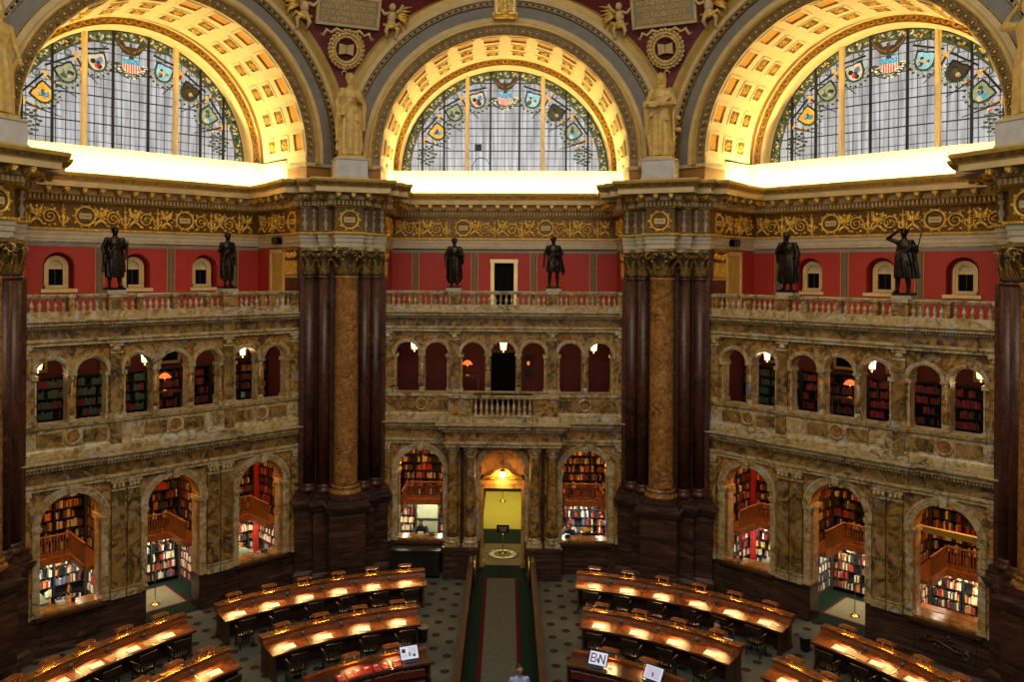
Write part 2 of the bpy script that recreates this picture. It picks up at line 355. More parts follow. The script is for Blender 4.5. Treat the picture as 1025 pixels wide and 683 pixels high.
# ---- floor : carpet octagon plus alcove floors
mb=MB(); mb.box(-24,24,-8,30,-.3,0,M['carpet']); mb.build('floor',kind='structure')
mb=MB(); mb.box(-1.12,1.12,-2,29.5,0,.012,M['greencarpet'])
mb.build('floor_aisle_carpet',kind='structure')
LOW=[(-4.06,-2.3),(-.89,.89),(2.3,4.06)]; SP=3.89
UP=[(-4.205,-3.282),(-3.044,-2.131),(-1.631,-.699),(-.49,.49),(.699,1.631),(2.131,3.044),(3.282,4.205)]; USP=8.43
E1=4.72
for b in (-1,0,1):
    B=BAY(b); sd=SIDE[b]; ctr=b==0
    # ---------------- dark dado
    mb=MB(); D=M['darkbase']
    yb=-.04
    segs=[(-E1,-.92),(.92,E1)]
    for x0,x1 in segs: mb.box(x0,x1,yb,.62,0,1.2,D); mb.box(x0,x1,yb-.05,yb,0,.22,D)
    for c in (-3.18,3.18):
        # framed panel mouldings under the window arches
        y=yb-.035; x0,x1,z0,z1=c-.85,c+.85,.32,1.02
        for (a0,a1,c0,c1) in ((x0,x1,z0,z0+.05),(x0,x1,z1-.05,z1),(x0,x0+.05,z0,z1),(x1-.05,x1,z0,z1)): mb.box(a0,a1,y,yb+.01,c0,c1,D)
        mb.box(c-1.02,c+1.02,yb-.12,.7,1.1,1.2,M['wood'])          # sill board
    if b==1:                                                      # carved leafy emblem in the right hand panel
        for k in range(16):
            a=k*.8; x=2.6+k*.075; z=.72+.12*math.sin(a)
            mb.tube([(x,yb-.03,z),(x+.1*math.cos(a),yb-.06,z+.09*math.sin(a)),(x+.15*math.cos(a+1),yb-.03,z+.12*math.sin(a+1))],[.02,.025,.01],M['greygad'] if k%5==0 else D,5)
        mb.tube([(2.5,yb-.04,.6),(3.0,yb-.05,.72),(3.5,yb-.05,.55),(3.75,yb-.05,.55)],[.03,.03,.03,.03],D,6)
        mb.tube([(3.78+.09*math.cos(t),yb-.05,.5+.09*math.sin(t)) for t in [i*PI/5 for i in range(10)]],.022,M['greygad'],6,closed=True)
    mb.box(-.92,-.89,.0,.62,0,1.2,D); mb.box(.89,.92,.0,.62,0,1.2,D)
    mb.build('wall_%s_dado'%sd,M=B,kind='structure')
    # ---------------- lower marble arcade
    mb=MB(); S=M['siena']; SL=M['siena_light']; SDK=M['siena_dark']
    wall_open(mb,-E1,E1,1.2,4.98,0,.6,[(a,c,1.28 if i!=1 else 1.2,SP) for i,(a,c) in enumerate(LOW)],S,S)
    for i,(a,c) in enumerate(LOW):
        cx=(a+c)/2; r=(c-a)/2; z0=1.22
        mb.archring([(r,.0),(r,-.08),(r+.07,-.08),(r+.07,-.1),(r+.16,-.1),(r+.16,-.13),(r+.24,-.13),(r+.24,0)],SL,cx,SP,24)
        for s in (-1,1):
            x0=cx+s*r; x1=cx+s*(r+.2)
            mb.box(x0,x1,-.07,.1,z0,SP-.1,SL); mb.box(x0-s*.03,x1+s*.03,-.1,.12,SP-.14,SP,SL); mb.box(x0-s*.05,x1+s*.04,-.12,.14,SP-.06,SP-.02,SL)
            mb.box(x0-s*.02,x1+s*.03,-.1,.12,z0,z0+.14,SL)
            # inner jamb pilaster and impost seen in the reveal
            mb.box(x0-s*.03,x0+s*.02,.2,.55,z0,SP-.1,SL); mb.box(x0-s*.07,x0+s*.02,.16,.6,SP-.16,SP,SL)
        mb.slab([(cx-.09,SP+r-.04),(cx+.09,SP+r-.04),(cx+.13,SP+r+.3),(cx-.13,SP+r+.3)],-.22,0,SL)   # keystone
        # spandrel inset panels
    # flat pilasters
    pil=[(-4.7,-4.36),(4.36,4.7)]
    if not ctr: pil+=[(-2.02,-1.62),(-1.52,-1.14),(1.14,1.52),(1.62,2.02)]
    for x0,x1 in pil:
        mb.box(x0,x1,-.12,.02,1.2,4.98,SDK if abs(x0)<3 else S); mb.box(x0-.03,x1+.03,-.16,.02,1.2,1.42,SL); mb.box(x0-.02,x1+.02,-.15,.02,1.46,1.52,SL)
        mb.box(x0-.02,x1+.02,-.15,.02,4.62,4.68,SL); mb.box(x0-.04,x1+.04,-.18,.02,4.86,4.98,SL)
        for k in range(3):
            xx=x0+(x1-x0)*(k+.5)/3; mb.ell((xx,-.15,4.77),(.06,.05,.09),SL,8,5)
    # ---- first entablature
    pj=.62 if ctr else .1; P=[(-E1,0),(-2.12,0),(-2.12,-pj),(2.12,-pj),(2.12,0),(E1,0)]
    mb.sweep(P,[(.02,4.98),(.1,4.98),(.1,5.06),(.15,5.1),(.15,5.16),(.05,5.18),(.05,5.52),(.12,5.56)],[SL,SL,SL,SL,SL,SDK if not ctr else S,SL])
    mb.sweep(P,[(.12,5.56),(.12,5.66),(.3,5.68),(.3,5.76),(.42,5.84),(.42,5.88),(-.5,5.92)],SL)
    mb.blocks(P,.12,.22,5.57,5.66,.055,.045,SL)
    if ctr: mb.box(-2.14,2.14,-pj-.04,0,4.96,5.0,SL)
    # ---- parapet zone
    pj2=.42 if ctr else .06
    P2=[(-E1,0),(-2.06,0),(-2.06,-pj2),(2.06,-pj2),(2.06,0),(E1,0)]
    if ctr:
        for s in (-1,1):
            q=[(-E1,0),(-2.06,0)] if s<0 else [(2.06,0),(E1,0)]
            mb.sweep(q,[(.1,5.9),(.1,6.1),(.04,6.16),(.02,6.2)],SL); mb.box(q[0][0],q[1][0],-.03,.2,6.16,6.82,S)
            mb.box(min(s*1.15,s*2.08),max(s*1.15,s*2.08),-pj2-.06,.1,5.9,6.9,S); mb.box(min(s*1.13,s*2.12),max(s*1.13,s*2.12),-pj2-.1,.1,5.9,6.12,SL)
        mb.box(-1.15,1.15,-pj2-.1,-pj2+.2,5.9,6.14,SL)
        mb.box(-2.12,2.12,-pj2-.12,-pj2+.22,6.8,6.93,SL); mb.box(-2.06,2.06,-pj2,.3,5.88,5.92,S)
        mb.box(-E1,-2.06,-.08,.5,6.8,6.93,SL); mb.box(2.06,E1,-.08,.5,6.8,6.93,SL)
    else:
        mb.sweep(P2,[(.14,5.9),(.14,6.08),(.06,6.14),(.02,6.2),(.02,6.78),(.08,6.82),(.12,6.93),(-.5,6.95)],[SL,SL,SL,SL,S,SL,SL,SL])
    if ctr:
        wall_open(mb,-E1,-1.14,5.9,6.93,.0,.5,[],S); wall_open(mb,1.14,E1,5.9,6.93,.0,.5,[],S); mb.box(-1.14,1.14,0,.5,5.9,6.12,S)
    else: wall_open(mb,-E1,E1,5.9,6.93,.0,.5,[],S)
    dcs=(-3.16,3.16) if ctr else (-3.16,0,3.16)
    for c in dcs:
        y=-.035-(pj2 if c==0 else 0)
        for x0,x1 in ((c-1.0,c-.3),(c+.3,c+1.0)): mb.box(x0,x1,y-.02,y+.03,6.3,6.68,SDK)
        n=20
        mb.tube([(c+.22*math.cos(2*PI*i/n),y-.03,6.5+.22*math.sin(2*PI*i/n)) for i in range(n)],.035,SL,6,closed=True)
        mb.slab([(c+.2*math.cos(2*PI*i/n),6.5+.2*math.sin(2*PI*i/n)) for i in range(n)],y-.03,y+.02,M['goldmarble'])
    for x in (-1.9,1.9):
        if not ctr: mb.box(x-.17,x+.17,-pj2-.08,0,5.95,6.9,SDK)
    # ---- upper arcade wall
    wall_open(mb,-E1,E1,6.93,9.32,.05,.5,[(a,c,6.94,USP) for a,c in UP],S,SL)
    for a,c in UP:
        cx=(a+c)/2; r=(c-a)/2
        mb.archring([(r,.05),(r,-.03),(r+.05,-.03),(r+.05,-.05),(r+.125,-.05),(r+.125,.05)],SL,cx,USP,20)
    # spandrel dark lozenges
    for cx in (-3.163,-.595,.595,3.163):
        mb.slab([(cx-.13,9.2),(cx+.13,9.2),(cx,8.9)],.02,.06,SDK)
    # piers between groups
    for x0,x1 in ((-4.68,-4.33),(-2.06,-1.72),(1.72,2.06),(4.33,4.68)):
        mb.box(x0,x1,-.07,.1,6.93,9.3,S if abs(x0)>3 else SDK); mb.box(x0-.03,x1+.03,-.1,.1,6.93,7.1,SL); mb.box(x0-.02,x1+.02,-.1,.1,8.98,9.05,SL); mb.box(x0-.04,x1+.04,-.12,.1,9.22,9.32,SL)
        mb.ell(((x0+x1)/2,-.1,9.13),(.13,.05,.09),SL,8,5)
    # jamb responds with small capitals
    for x,s in ((-4.205,1),(-2.131,-1),(-1.631,1),(1.631,-1),(2.131,1),(4.205,-1)):
        mb.box(x-.0,x+s*.045,.0,.42,6.95,USP,SL); mb.box(x-s*.1,x+s*.09,-.04,.46,USP-.13,USP,SL); mb.box(x-s*.04,x+s*.08,-.03,.45,6.95,7.07,SL)
    # ---- second entablature and gallery cornice
    P3=[(-E1,0),(-2.1,0),(-2.1,-.06),(-1.7,-.06),(-1.7,0),(1.7,0),(1.7,-.06),(2.1,-.06),(2.1,0),(E1,0)]
    mb.sweep(P3,[(.02,9.3),(.1,9.32),(.1,9.4),(.15,9.44),(.15,9.5),(.04,9.52),(.04,9.8),(.1,9.84)],[SL,SL,SL,SL,SL,SDK,SL])
    mb.sweep(P3,[(.1,9.84),(.1,9.92),(.28,9.94),(.28,10.0),(.36,10.06),(.36,10.1),(-.1,10.12)],SL)
    mb.blocks(P3,.1,.19,9.85,9.92,.05,.04,SL)
    mb.box(-E1,E1,.02,3.6,9.32,10.08,M['creamgrey'])
    mb.build('wall_%s_arcade'%sd,M=B,kind='structure')
    # ---------------- gallery terrace: red wall
    mb=MB(); R=M['redwall']; W=3.5
    if ctr: ops=[]
    else: ops=[(c-.5,c+.5,10.95,11.72) for c in (-2.6,0,2.6)]
    if not ctr:
        wall_open(mb,-4.85,4.85,10.08,12.6,W,W+.55,ops,R,R); mb.box(-4.85,4.85,W+.55,W+.6,10,12.6,M['darkred'] if 0 else R)
    else:
        wall_open(mb,-4.85,-.42,10.08,12.6,W,W+.3,[],R); wall_open(mb,.42,4.85,10.08,12.6,W,W+.3,[],R); mb.box(-.42,.42,W,W+.3,12.0,12.6,R)
    mb.box(-4.85,4.85,W-.015,W,12.42,12.55,M['greyband']); 
    for c in [-3.82,-1.27,1.27,3.82]:
        mb.box(c-.14,c+.14,W-.012,W,10.1,12.42,M['redstripe']); mb.box(c-.06,c+.06,W-.018,W-.01,10.1,12.42,M['stripegrey'])
        for s in (-1,1): mb.box(c+s*.14-.012,c+s*.14+.012,W-.018,W,10.1,12.42,M['goldpaint'])
    # dado stripe on flanks and flank walls (pier sides)
    for s in (-1,1):
        x=s*4.86
        mb.quad((x,.15,10.08),(x,W+.3,10.08),(x,W+.3,12.6),(x,.15,12.6),R)
        mb.box(x-s*.14,x,.2,1.12,10.08,11.42,M['redmarble']); mb.box(x-s*.18,x,.16,1.16,11.36,11.45,M['goldpaint']); mb.box(x-s*.15,x,.2,1.12,11.45,12.05,M['olddark']); mb.box(x-s*.24,x,.1,1.22,12.4,12.54,M['olddark'])
        for q in range(9): mb.box(x-s*.19,x-s*.14,.24+.1*q,.29+.1*q,11.48,12.0,M['gold'])
        for q in (.3,1.02): 
            mb.tube([(x-s*.2,q+.12*math.cos(t_)*(1-t_/12),12.24+.13*math.sin(t_)*(1-t_/12)) for t_ in [i_*.7 for i_ in range(12)]],.035,M['gold'],5)
        for q in range(3): mb.ell((x-s*.17,.48+.18*q,12.22),(.06,.09,.13),M['gold'],7,5)
    mb.build('wall_%s_gallery'%sd,M=B,kind='structure')
    # side door with cream frame in the pier flank nearest the middle
    s=1 if b==-1 else -1
    if not ctr:
        mb=MB(); x=s*4.84
        mb.box(x-s*.0,x-s*.06,1.25,1.4,10.08,12.4,M['cream']); mb.box(x,x-s*.06,2.3,2.45,10.08,12.4,M['cream']); mb.box(x,x-s*.06,1.25,2.45,12.3,12.45,M['cream'])
        mb.box(x,x-s*.03,1.4,2.3,10.08,12.3,M['goldpaint']); 
        mb.box(x-s*.03,x-s*.05,1.55,2.15,10.4,11.2,M['goldpaint']); mb.box(x-s*.03,x-s*.05,1.55,2.15,11.35,12.15,M['goldpaint'])
        mb.build('door_%d'%(2 if b<0 else 3),M=B,kind='structure')
    # niches' small windows
    for k,(ua,ub,sl,spz) in enumerate(ops):
        c=(ua+ub)/2; mb=MB(); y=W+.5
        mb.box(c-.36,c+.36,y-.28,y+.06,10.97,11.08,M['cream']);
        mb.box(ua-.08,ub+.08,W-.1,W+.5,10.84,10.96,M['cream'])
        wall_open(mb,c-.36,c+.36,11.06,12.14,y-.14,y+.04,[],M['cream']) if 0 else None
        mb.archring([(.23,y-.1),(.23,y-.16),(.3,y-.16),(.3,y-.2),(.38,y-.2),(.38,y+.04)],M['cream'],c,11.72,16,leg=.68)
        mb.archring([(0.001,y-.06),(.24,y-.06)],M['creamgrey'],c,11.72,16)
        mb.box(c-.24,c+.24,y-.1,y-.02,11.64,11.74,M['cream'])
        w=mb.build('window_%d'%(10+3*(b+1)+k),M=B,kind='structure')
        m2=MB(); m2.box(c-.22,c+.22,y-.05,y-.02,11.06,11.66,M['black']); m2.box(c-.012,c+.012,y-.07,y-.04,11.06,11.66,M['lead']); m2.build('pane',w)
    if ctr:
        mb=MB()
        for x in (-.5,.5): mb.box(x-.08,x+.08,W-.08,W+.1,10.08,12.08,M['yellowcream'])
        mb.box(-.6,.6,W-.1,W+.1,12.0,12.16,M['yellowcream'])
        d=mb.build('door_1',M=B,kind='structure')
        m2=MB(); m2.box(-.42,.42,W+.05,W+.1,10.08,12.0,M['black']); m2.box(-.3,-.02,W+.035,W+.05,10.3,11.8,M['black']); m2.box(.05,.33,W+.035,W+.05,10.3,11.8,M['black'])
        m2.build('door_leaf',d)
    # ---------------- white cove parapet with the window sill above
    mb=MB(); WS=M['whitestrip']; w=2.95
    mb.box(-4.76,4.76,w,w+.3,14.9,15.78,WS); mb.box(-4.78,4.78,w-.05,w+.4,15.74,15.8,M['yellowcream']); mb.box(-4.78,4.78,w-.09,w+.4,15.8,15.88,M['yellowcream']); 
    for s in (-1,1):
        x=s*4.74; mb.box(x,x+s*.1,1.05,w,14.9,15.78,WS); mb.box(x-s*.05,x+s*.1,1.05,w,15.74,15.86,M['yellowcream'])
    mb.box(-4.8,4.8,w+.2,4.35,15.84,15.9,M['yellowcream'])
    mb.build('trim_%d'%(b+2),M=B,kind='structure')
    # ---------------- vault with coffers
    mb=MB(); Rv=4.75; zc=15.93; Y=M['yellowcream']
    def PV(a,w,r=Rv): return (r*math.cos(a),w,zc+r*math.sin(a))
    def vq(a0,a1,w0,w1,mat,r0=Rv,r1=None):
        mb.add([PV(a0,w0,r0),PV(a0,w1,r0),PV(a1,w1,r0),PV(a1,w0,r0)],[(3,2,1,0)],mat,False)
    nc=14; rows=[(-.22,.5,.30,'big'),(.85,1.5,.22,'small'),(1.8,2.4,.22,'small')]
    for i in range(nc):
        a0=PI*i/nc;a1=PI*(i+1)/nc;am=(a0+a1)/2
        wprev=-.34
        for (w0,w1,hh,tp) in rows:
            ha=(a1-a0)*(.38 if tp=='big' else .31)
            n=2
            for q in range(4): vq(a0+(a1-a0)*q/4,a0+(a1-a0)*(q+1)/4,wprev,w0,Y)
            vq(a0,am-ha,w0,w1,Y); vq(am+ha,a1,w0,w1,Y)
            # raised frame then recess
            rr=Rv-.035; e=.02; ew=.07
            P=[(am-ha,w0),(am-ha,w1),(am+ha,w1),(am+ha,w0)]; Q=[(am-ha+e,w0+ew),(am-ha+e,w1-ew),(am+ha-e,w1-ew),(am+ha-e,w0+ew)]
            G=M['goldpaint']
            for k in range(4):
                p0,p1,q0,q1=P[k],P[(k+1)%4],Q[k],Q[(k+1)%4]
                mb.add([PV(*p0),PV(*p1),PV(p1[0],p1[1],rr),PV(p0[0],p0[1],rr)],[(0,1,2,3)],Y)
                mb.add([PV(p0[0],p0[1],rr),PV(p1[0],p1[1],rr),PV(q1[0],q1[1],rr),PV(q0[0],q0[1],rr)],[(0,1,2,3)],Y)
                mb.add([PV(q0[0],q0[1],rr),PV(q1[0],q1[1],rr),PV(q1[0],q1[1],Rv+.02),PV(q0[0],q0[1],Rv+.02)],[(0,1,2,3)],G)
            mb.add([PV(q[0],q[1],Rv+.02) for q in Q],[(0,1,2,3)],M['orange'] if tp=='big' else M['goldpaint'])
            if tp=='big':
                for k in range(9):
                    aa=am-ha+e+(2*ha-2*e)*(k+.5)/9; c=PV(aa,w1-ew-.05,Rv+.02); mb.ell(c,(.035,.05,.035),M['olddark'],5,3)
            else:
                c=PV(am,(w0+w1)/2,Rv-.02)
                for k in range(6):
                    t=k*PI/3; mb.ell((c[0]+.1*math.cos(t)*math.sin(am),c[1]+.13*math.sin(t),c[2]-.1*math.cos(t)*math.cos(am)),(.06,.06,.06),M['guilgold'],6,4)
                mb.ell(c,(.05,.05,.05),M['guilgold'],6,4)
            wprev=w1
        for q in range(4): vq(a0+(a1-a0)*q/4,a0+(a1-a0)*(q+1)/4,wprev,2.75,Y)
    # window surround : cove band, guilloche, torus
    mb.archring([(4.75,2.75),(4.72,2.78),(4.72,2.84),(4.86,3.3),(4.88,3.34)],[Y,Y,M['guilwarm'],Y],0,zc,56)
    mb.archring([(4.88,3.34),(4.84,3.32),(4.82,3.38),(4.60,3.5),(4.58,3.44),(4.56,3.44)],[Y,Y,M['guilwarm'],Y,Y],0,zc,56)
    mb.archring([(4.56,3.44),(4.50,3.52),(4.47,3.66),(4.50,3.8),(4.53,3.84),(4.53,4.1),(4.5,4.3)],Y,0,zc,56)
    for k in range(41):
        a=PI*(k+.5)/41; r=4.71; w=3.42
        c=(r*math.cos(a),w,zc+r*math.sin(a))
        rad=Vector((math.cos(a),0,math.sin(a))); tan=Vector((-math.sin(a),0,math.cos(a))); dep=rad
        pts=[]
        for q in range(8):
            t=q*PI/4; p=Vector(c)+tan*.12*math.cos(t)+rad*.085*math.sin(t)+Vector((0,-.03,0)); pts.append(tuple(p))
        mb.tube(pts,.02,M['gold'],4,closed=True); mb.ell((c[0],c[1]-.03,c[2]),(.05,.03,.05),M['olddark'],6,4)
    # back drum above window so no light leaks
    mb.build('ceiling_vault_%s'%sd,M=B,kind='structure')
    # ---------------- arch face
    mb=MB(); cl=lambda w:(A+w)*T8
    G=M['gold'];C=M['cream'];GB=M['greyband'];Y=M['yellowcream']
    prof=[(4.75,-.3),(4.78,-.34),(5.07,-.42),(5.07,-.47),(5.12,-.54),(5.2,-.54),(5.25,-.46),(5.41,-.46),(5.43,-.36),(5.45,-.36),(5.85,-.36),(5.87,-.46),(6.02,-.46),(6.04,-.56),(6.2,-.56),(6.22,-.46),(6.5,-.46),(6.5,1.2)]
    mats=[G,M['guil'],M['goldpaint'],M['goldpaint'],M['goldpaint'],C,C,M['olddark'],M['olddark'],GB,M['olddark'],M['guil'],C,C,G,M['goldpaint'],G]
    mb.archring(prof,mats,0,zc,60,leg=.3,clampf=cl)
    # guilloche rosettes
    nn=56
    for k in range(nn):
        a=PI*(k+.5)/nn; r=4.925
        x=r*math.cos(a); z=zc+r*math.sin(a)
        pts=[(x+.115*math.cos(t),-.40,z+.115*math.sin(t)) for t in [q*PI/4 for q in range(8)]]
        mb.tube(pts,.022,M['olddark'],4,closed=True); mb.ell((x,-.42,z),(.045,.03,.045),M['gold'],6,4)
    nn=150
    for k in range(nn):
        a=PI*(k+.5)/nn; r=5.945; x=r*math.cos(a); z=zc+r*math.sin(a)
        if abs(x)>cl(-.5)-.05: continue
        mb.ell((x,-.49,z),(.04,.05,.04),M['gold'] if k%2 else M['black'],5,3)
    for k in range(180):
        a=PI*(k+.5)/180; r=5.44; x=r*math.cos(a); z=zc+r*math.sin(a); mb.ell((x,-.39,z),(.022,.02,.022),M['gold'],4,3)
    # impost blocks and capitals under the arch
    for s in (-1,1):
        def bx(a,c_,y0,y1,z0,z1,m): mb.box(s*a,s*c_,y0,y1,z0,z1,m)
        bx(4.75,5.1,-.36,1.05,14.88,15.55,M['brownblock']); bx(4.76,5.3,-.28,1.1,15.5,15.97,Y); bx(5.1,5.75,-.3,.6,14.88,15.55,M['brownblock']); bx(5.75,6.15,-.34,.6,14.88,15.55,M['brownblock'])
        bx(4.7,5.12,-.42,1.0,15.52,15.66,M['creamgrey']); bx(5.1,6.1,-.4,.6,15.54,15.66,M['creamgrey']); bx(4.74,5.2,-.45,.6,15.6,15.64,M['creamgrey'])
        for k in range(3): mb.ell((s*(4.8+.12*k),-.42,15.58),(.05,.05,.07),M['gold'],6,4)
    mb.build('wall_%s_arch'%sd,M=B,kind='structure')
    # solid mass behind the arch face so nothing shows beyond
    mb=MB()
    mb.archring([(4.9,-.25),(9.5,-.25),(9.5,4.6),(4.6,4.6)],M['darkwall'],0,zc,24) if 0 else None
    mb.archring([(4.95,.2),(4.95,4.4)],M['darkwall'],0,zc,24)
    mb.box(-5.2,5.2,4.42,4.5,12.6,21.2,M['darkwall'])
    mb.build('wall_%s_backing'%sd,M=B,kind='structure')
    # ---------------- lunette window
    sh=16.5
    mb=MB()
    n=40; pts=[(4.53*math.cos(PI*i/n),zc+4.53*math.sin(PI*i/n)) for i in range(n+1)]
    mb.slab(pts,4.2,4.22,M['glass'])
    win=mb.build('window_%d'%(b+2),M=B,kind='structure',label='arched leaded window with eagle and state shields in %s bay'%{-1:'the left',0:'the middle',1:'the right'}[b])
    # leads
    mb=MB()
    def hgt(x): return math.sqrt(max(0,4.5**2-x*x))
    for k in range(-14,15):
        x=k*.3175
        if abs(abs(x)-1.65)<.1: continue
        if hgt(x)>.1: mb.box(x-.0095,x+.0095,4.17,4.2,zc-.04,zc+hgt(x),M['lead'])
    for k in range(1,14):
        z=.33*k
        if z>4.45: continue
        x=math.sqrt(4.5**2-z*z); t=.02 if k%3==0 else .0095
        mb.box(-x,x,4.17,4.2,zc+z-t,zc+z+t,M['lead'])
    mb.build('lead_grid',win)
    for x in (-3.62,-2.67,-.635,.635,2.67,3.62):
        mb=MB(); mb.box(x-.04,x+.04,4.1,4.2,zc-.04,zc+hgt(x),M['lead']); mb.build('saddle_bar',win)
    for x in (-1.65,1.65):
        mb=MB(); mb.box(x-.085,x+.085,3.98,4.2,zc-.04,zc+hgt(x)+.05,Y); mb.box(x-.04,x+.04,3.93,4.0,zc-.04,zc+hgt(x)+.05,Y); mb.build('mullion',win)
    # leafy mosaic border
    mb=MB(); mb.archring([(4.5,4.155),(4.16,4.155)],M['st_green'],0,zc,50); mb.archring([(4.53,4.15),(4.48,4.15)],M['lead'],0,zc,50); mb.archring([(4.17,4.15),(4.14,4.15)],M['st_dark'],0,zc,50)
    rnd=random.Random(3)
    for k in range(420):
        a=PI*(k+.5)/420; r=4.33+rnd.uniform(-.11,.11); mt=rnd.choice(['st_gold','st_green','st_lead','st_leaf','st_lead','st_dark','st_pale'])
        x=r*math.cos(a);z=zc+r*math.sin(a); s_=rnd.uniform(.03,.06); t=rnd.uniform(0,PI)
        mb.slab([(x+s_*1.6*math.cos(t),z+s_*1.6*math.sin(t)),(x-s_*math.sin(t)*.8,z+s_*math.cos(t)*.8),(x-s_*1.6*math.cos(t),z-s_*1.6*math.sin(t)),(x+s_*math.sin(t)*.8,z-s_*math.cos(t)*.8)],4.14,4.155,M[mt])
    mb.build('border',win)
    # national shield
    def shieldpts(w,h,cx,cz,rot=0,n=7):
        p=[(-w/2,h*.42),(-w*.25,h*.46),(0,h*.42),(w*.25,h*.46),(w/2,h*.42)]
        for i in range(n+1):
            t=i/n; p.append((w/2*math.cos(t*PI/2)**.8 if t<1 else 0,h*.1-h*.55*math.sin(t*PI/2)))
        for i in range(n-1,-1,-1):
            t=i/n; p.append((-w/2*math.cos(t*PI/2)**.8,h*.1-h*.55*math.sin(t*PI/2)))
        c,s=math.cos(rot),math.sin(rot)
        return [(cx+x*c-z*s,cz+x*s+z*c) for x,z in p]
    mb=MB(); cz=zc+3.22
    mb.slab(shieldpts(.62,.72,0,cz),4.13,4.15,M['st_white'])
    mb.box(-.3,.3,4.11,4.13,cz+.1,cz+.3,M['st_blue'])
    for k in range(7):
        x=-.26+k*.0867; hh=.1+.0-.36*math.sqrt(max(0,1-(x/.31)**2)); mb.box(x-.022,x+.022,4.115,4.13,cz+hh,cz+.1,M['st_red'])
    for k in range(6): mb.ell((-.22+k*.088,4.11,cz+.2+(.03 if k%2 else -.03)),(.018,.01,.018),M['st_white'],5,3)
    mb.build('shield',win,label='red, white and blue striped shield')
    mb=MB()
    for k in range(34):
        t=PI*1.02+PI*.96*k/33; 
        for rr in (.5,.42,.58):
            x=rr*math.cos(t)*(1+.1*rnd.random()); z=cz+.12+rr*.92*math.sin(t); s_=.055
            mb.slab([(x-s_,z),(x,z-s_*.6),(x+s_,z),(x,z+s_*.6)],4.12,4.15,M[rnd.choice(['st_green','st_dark','st_green','st_white'])])
    mb.build('laurel',win)
    mb=MB(); ez=zc+3.92                                     # eagle : body, head, two spread wings, tail
    for s in (-1,1):
        W_=[(0,-.22),(.12,-.28),(.3,-.2),(.42,-.02),(.55,.12),(.62,.26),(.5,.3),(.36,.26),(.26,.16),(.18,0),(.1,.06),(0,.02)]
        pts=[(s*x,ez+z) for x,z in W_]
        if s<0: pts=pts[::-1]
        for i in range(1,len(W_)-1): pass
        mb.slab(pts,4.11,4.14,M['st_dark'])
        for q in range(4): mb.tube([(s*.08,4.10,ez-.12-.02*q),(s*(.3+.06*q),4.10,ez-.06+.06*q),(s*(.46+.03*q),4.10,ez+.12+.04*q)],.008,M['st_brown'],4)
    mb.ell((0,4.11,ez-.12),(.1,.03,.17),M['st_dark'],8,6); mb.ell((-.03,4.1,ez+.1),(.05,.03,.06),M['st_dark'],8,6); mb.tube([(-.06,4.1,ez+.1),(-.12,4.1,ez+.08)],[.02,.006],M['st_gold'],5)
    mb.slab([(-.1,ez-.42),(.1,ez-.42),(.05,ez-.24),(-.05,ez-.24)],4.11,4.14,M['st_dark'])
    mb.build('eagle',win)
    ems=[(1.2,3.2,.25),(2.2,2.63,.55),(2.95,1.8,.9),(3.42,.78,1.2)]
    cols=['st_gold','st_dark','st_red','st_dark','st_blue','st_green','st_pale','st_lead']
    for s in (-1,1):
        for k,(ex,ez2,rt) in enumerate(ems):
            cx=s*ex; cz=zc+ez2; ro=-s*rt
            mb=MB(); c_,s_=math.cos(ro),math.sin(ro)
            def T(x,z): return (cx+x*c_-z*s_,cz+x*s_+z*c_)
            if k<3:
                mb.slab(shieldpts(.70,.78,cx,cz,ro),4.13,4.15,M['lead']); mb.slab(shieldpts(.57,.64,cx,cz,ro),4.115,4.13,M[['st_pale','st_cyan','st_leaf','st_dark','st_gold','st_leaf'][(k*2+(s>0))%6]])
                for q in range(7):
                    x,z=rnd.uniform(-.16,.16),rnd.uniform(-.17,.15); r_=rnd.uniform(.05,.11); p=T(x,z); mt=M[rnd.choice(cols)]
                    mb.slab([(p[0]+r_*math.cos(t*PI/3),p[1]+r_*math.sin(t*PI/3)) for t in range(6)],4.10,4.115,mt)
                a_=T(-.52,.5);b_=T(.52,.44); mb.tube([(a_[0],4.11,a_[1]),(b_[0],4.11,b_[1])],.04,M['lead'],5)
                for q in range(26):
                    t=PI*1.0+q*PI/25; rq=.43+.09*(q%3-1); p=T(rq*math.cos(t),rq*math.sin(t)); mb.ell((p[0],4.13,p[1]),(.06,.012,.045),M[['st_green','st_leaf','st_dark'][q%3]],5,3)
                p=T(-s*.4,.62) ; mb.tube([(p[0]+.11*math.cos(t),4.12,p[1]+.11*math.sin(t)) for t in [i*PI/5 for i in range(10)]],.024,M['st_green'],5,closed=True)
            else:
                for q in range(26):
                    t=q*2.4; r_=.05+.4*math.sqrt(q/26); x=cx+r_*math.cos(t)*.9; z=cz+r_*math.sin(t)
                    mb.ell((x,4.13,z),(.09,.012,.05),M[rnd.choice(['st_green','st_dark','st_dark','st_green'])],5,3)
            mb.build('emblem',win)
            if k<3:
                # torch between emblems
                nx,nz=ems[k+1][0],ems[k+1][1]; tx=s*(ex+nx)/2; tz=zc+(ez2+nz)/2
                d=Vector((tx,0,tz-zc)).normalized(); mb=MB(); o=Vector((tx,4.12,tz))
                mb.tube([tuple(o+d*.35),tuple(o),tuple(o-d*.6-Vector((s*.25,0,0)))],[.05,.035,.015],M['st_dark'],5)
                for q in range(7): 
                    p=o+d*(.33+.06*rnd.random()*q)+Vector((rnd.uniform(-.06,.06),0,rnd.uniform(-.05,.05))); mb.ell(tuple(p),(.065,.014,.07),M['st_gold'],5,3)
                for q in range(5):
                    p=o+Vector((rnd.uniform(-.13,.13),0,rnd.uniform(-.12,.12))); mb.ell(tuple(p),(.05,.014,.05),M[rnd.choice(['st_gold','st_white','st_red','st_green'])],5,3)
                mb.build('torch',win)
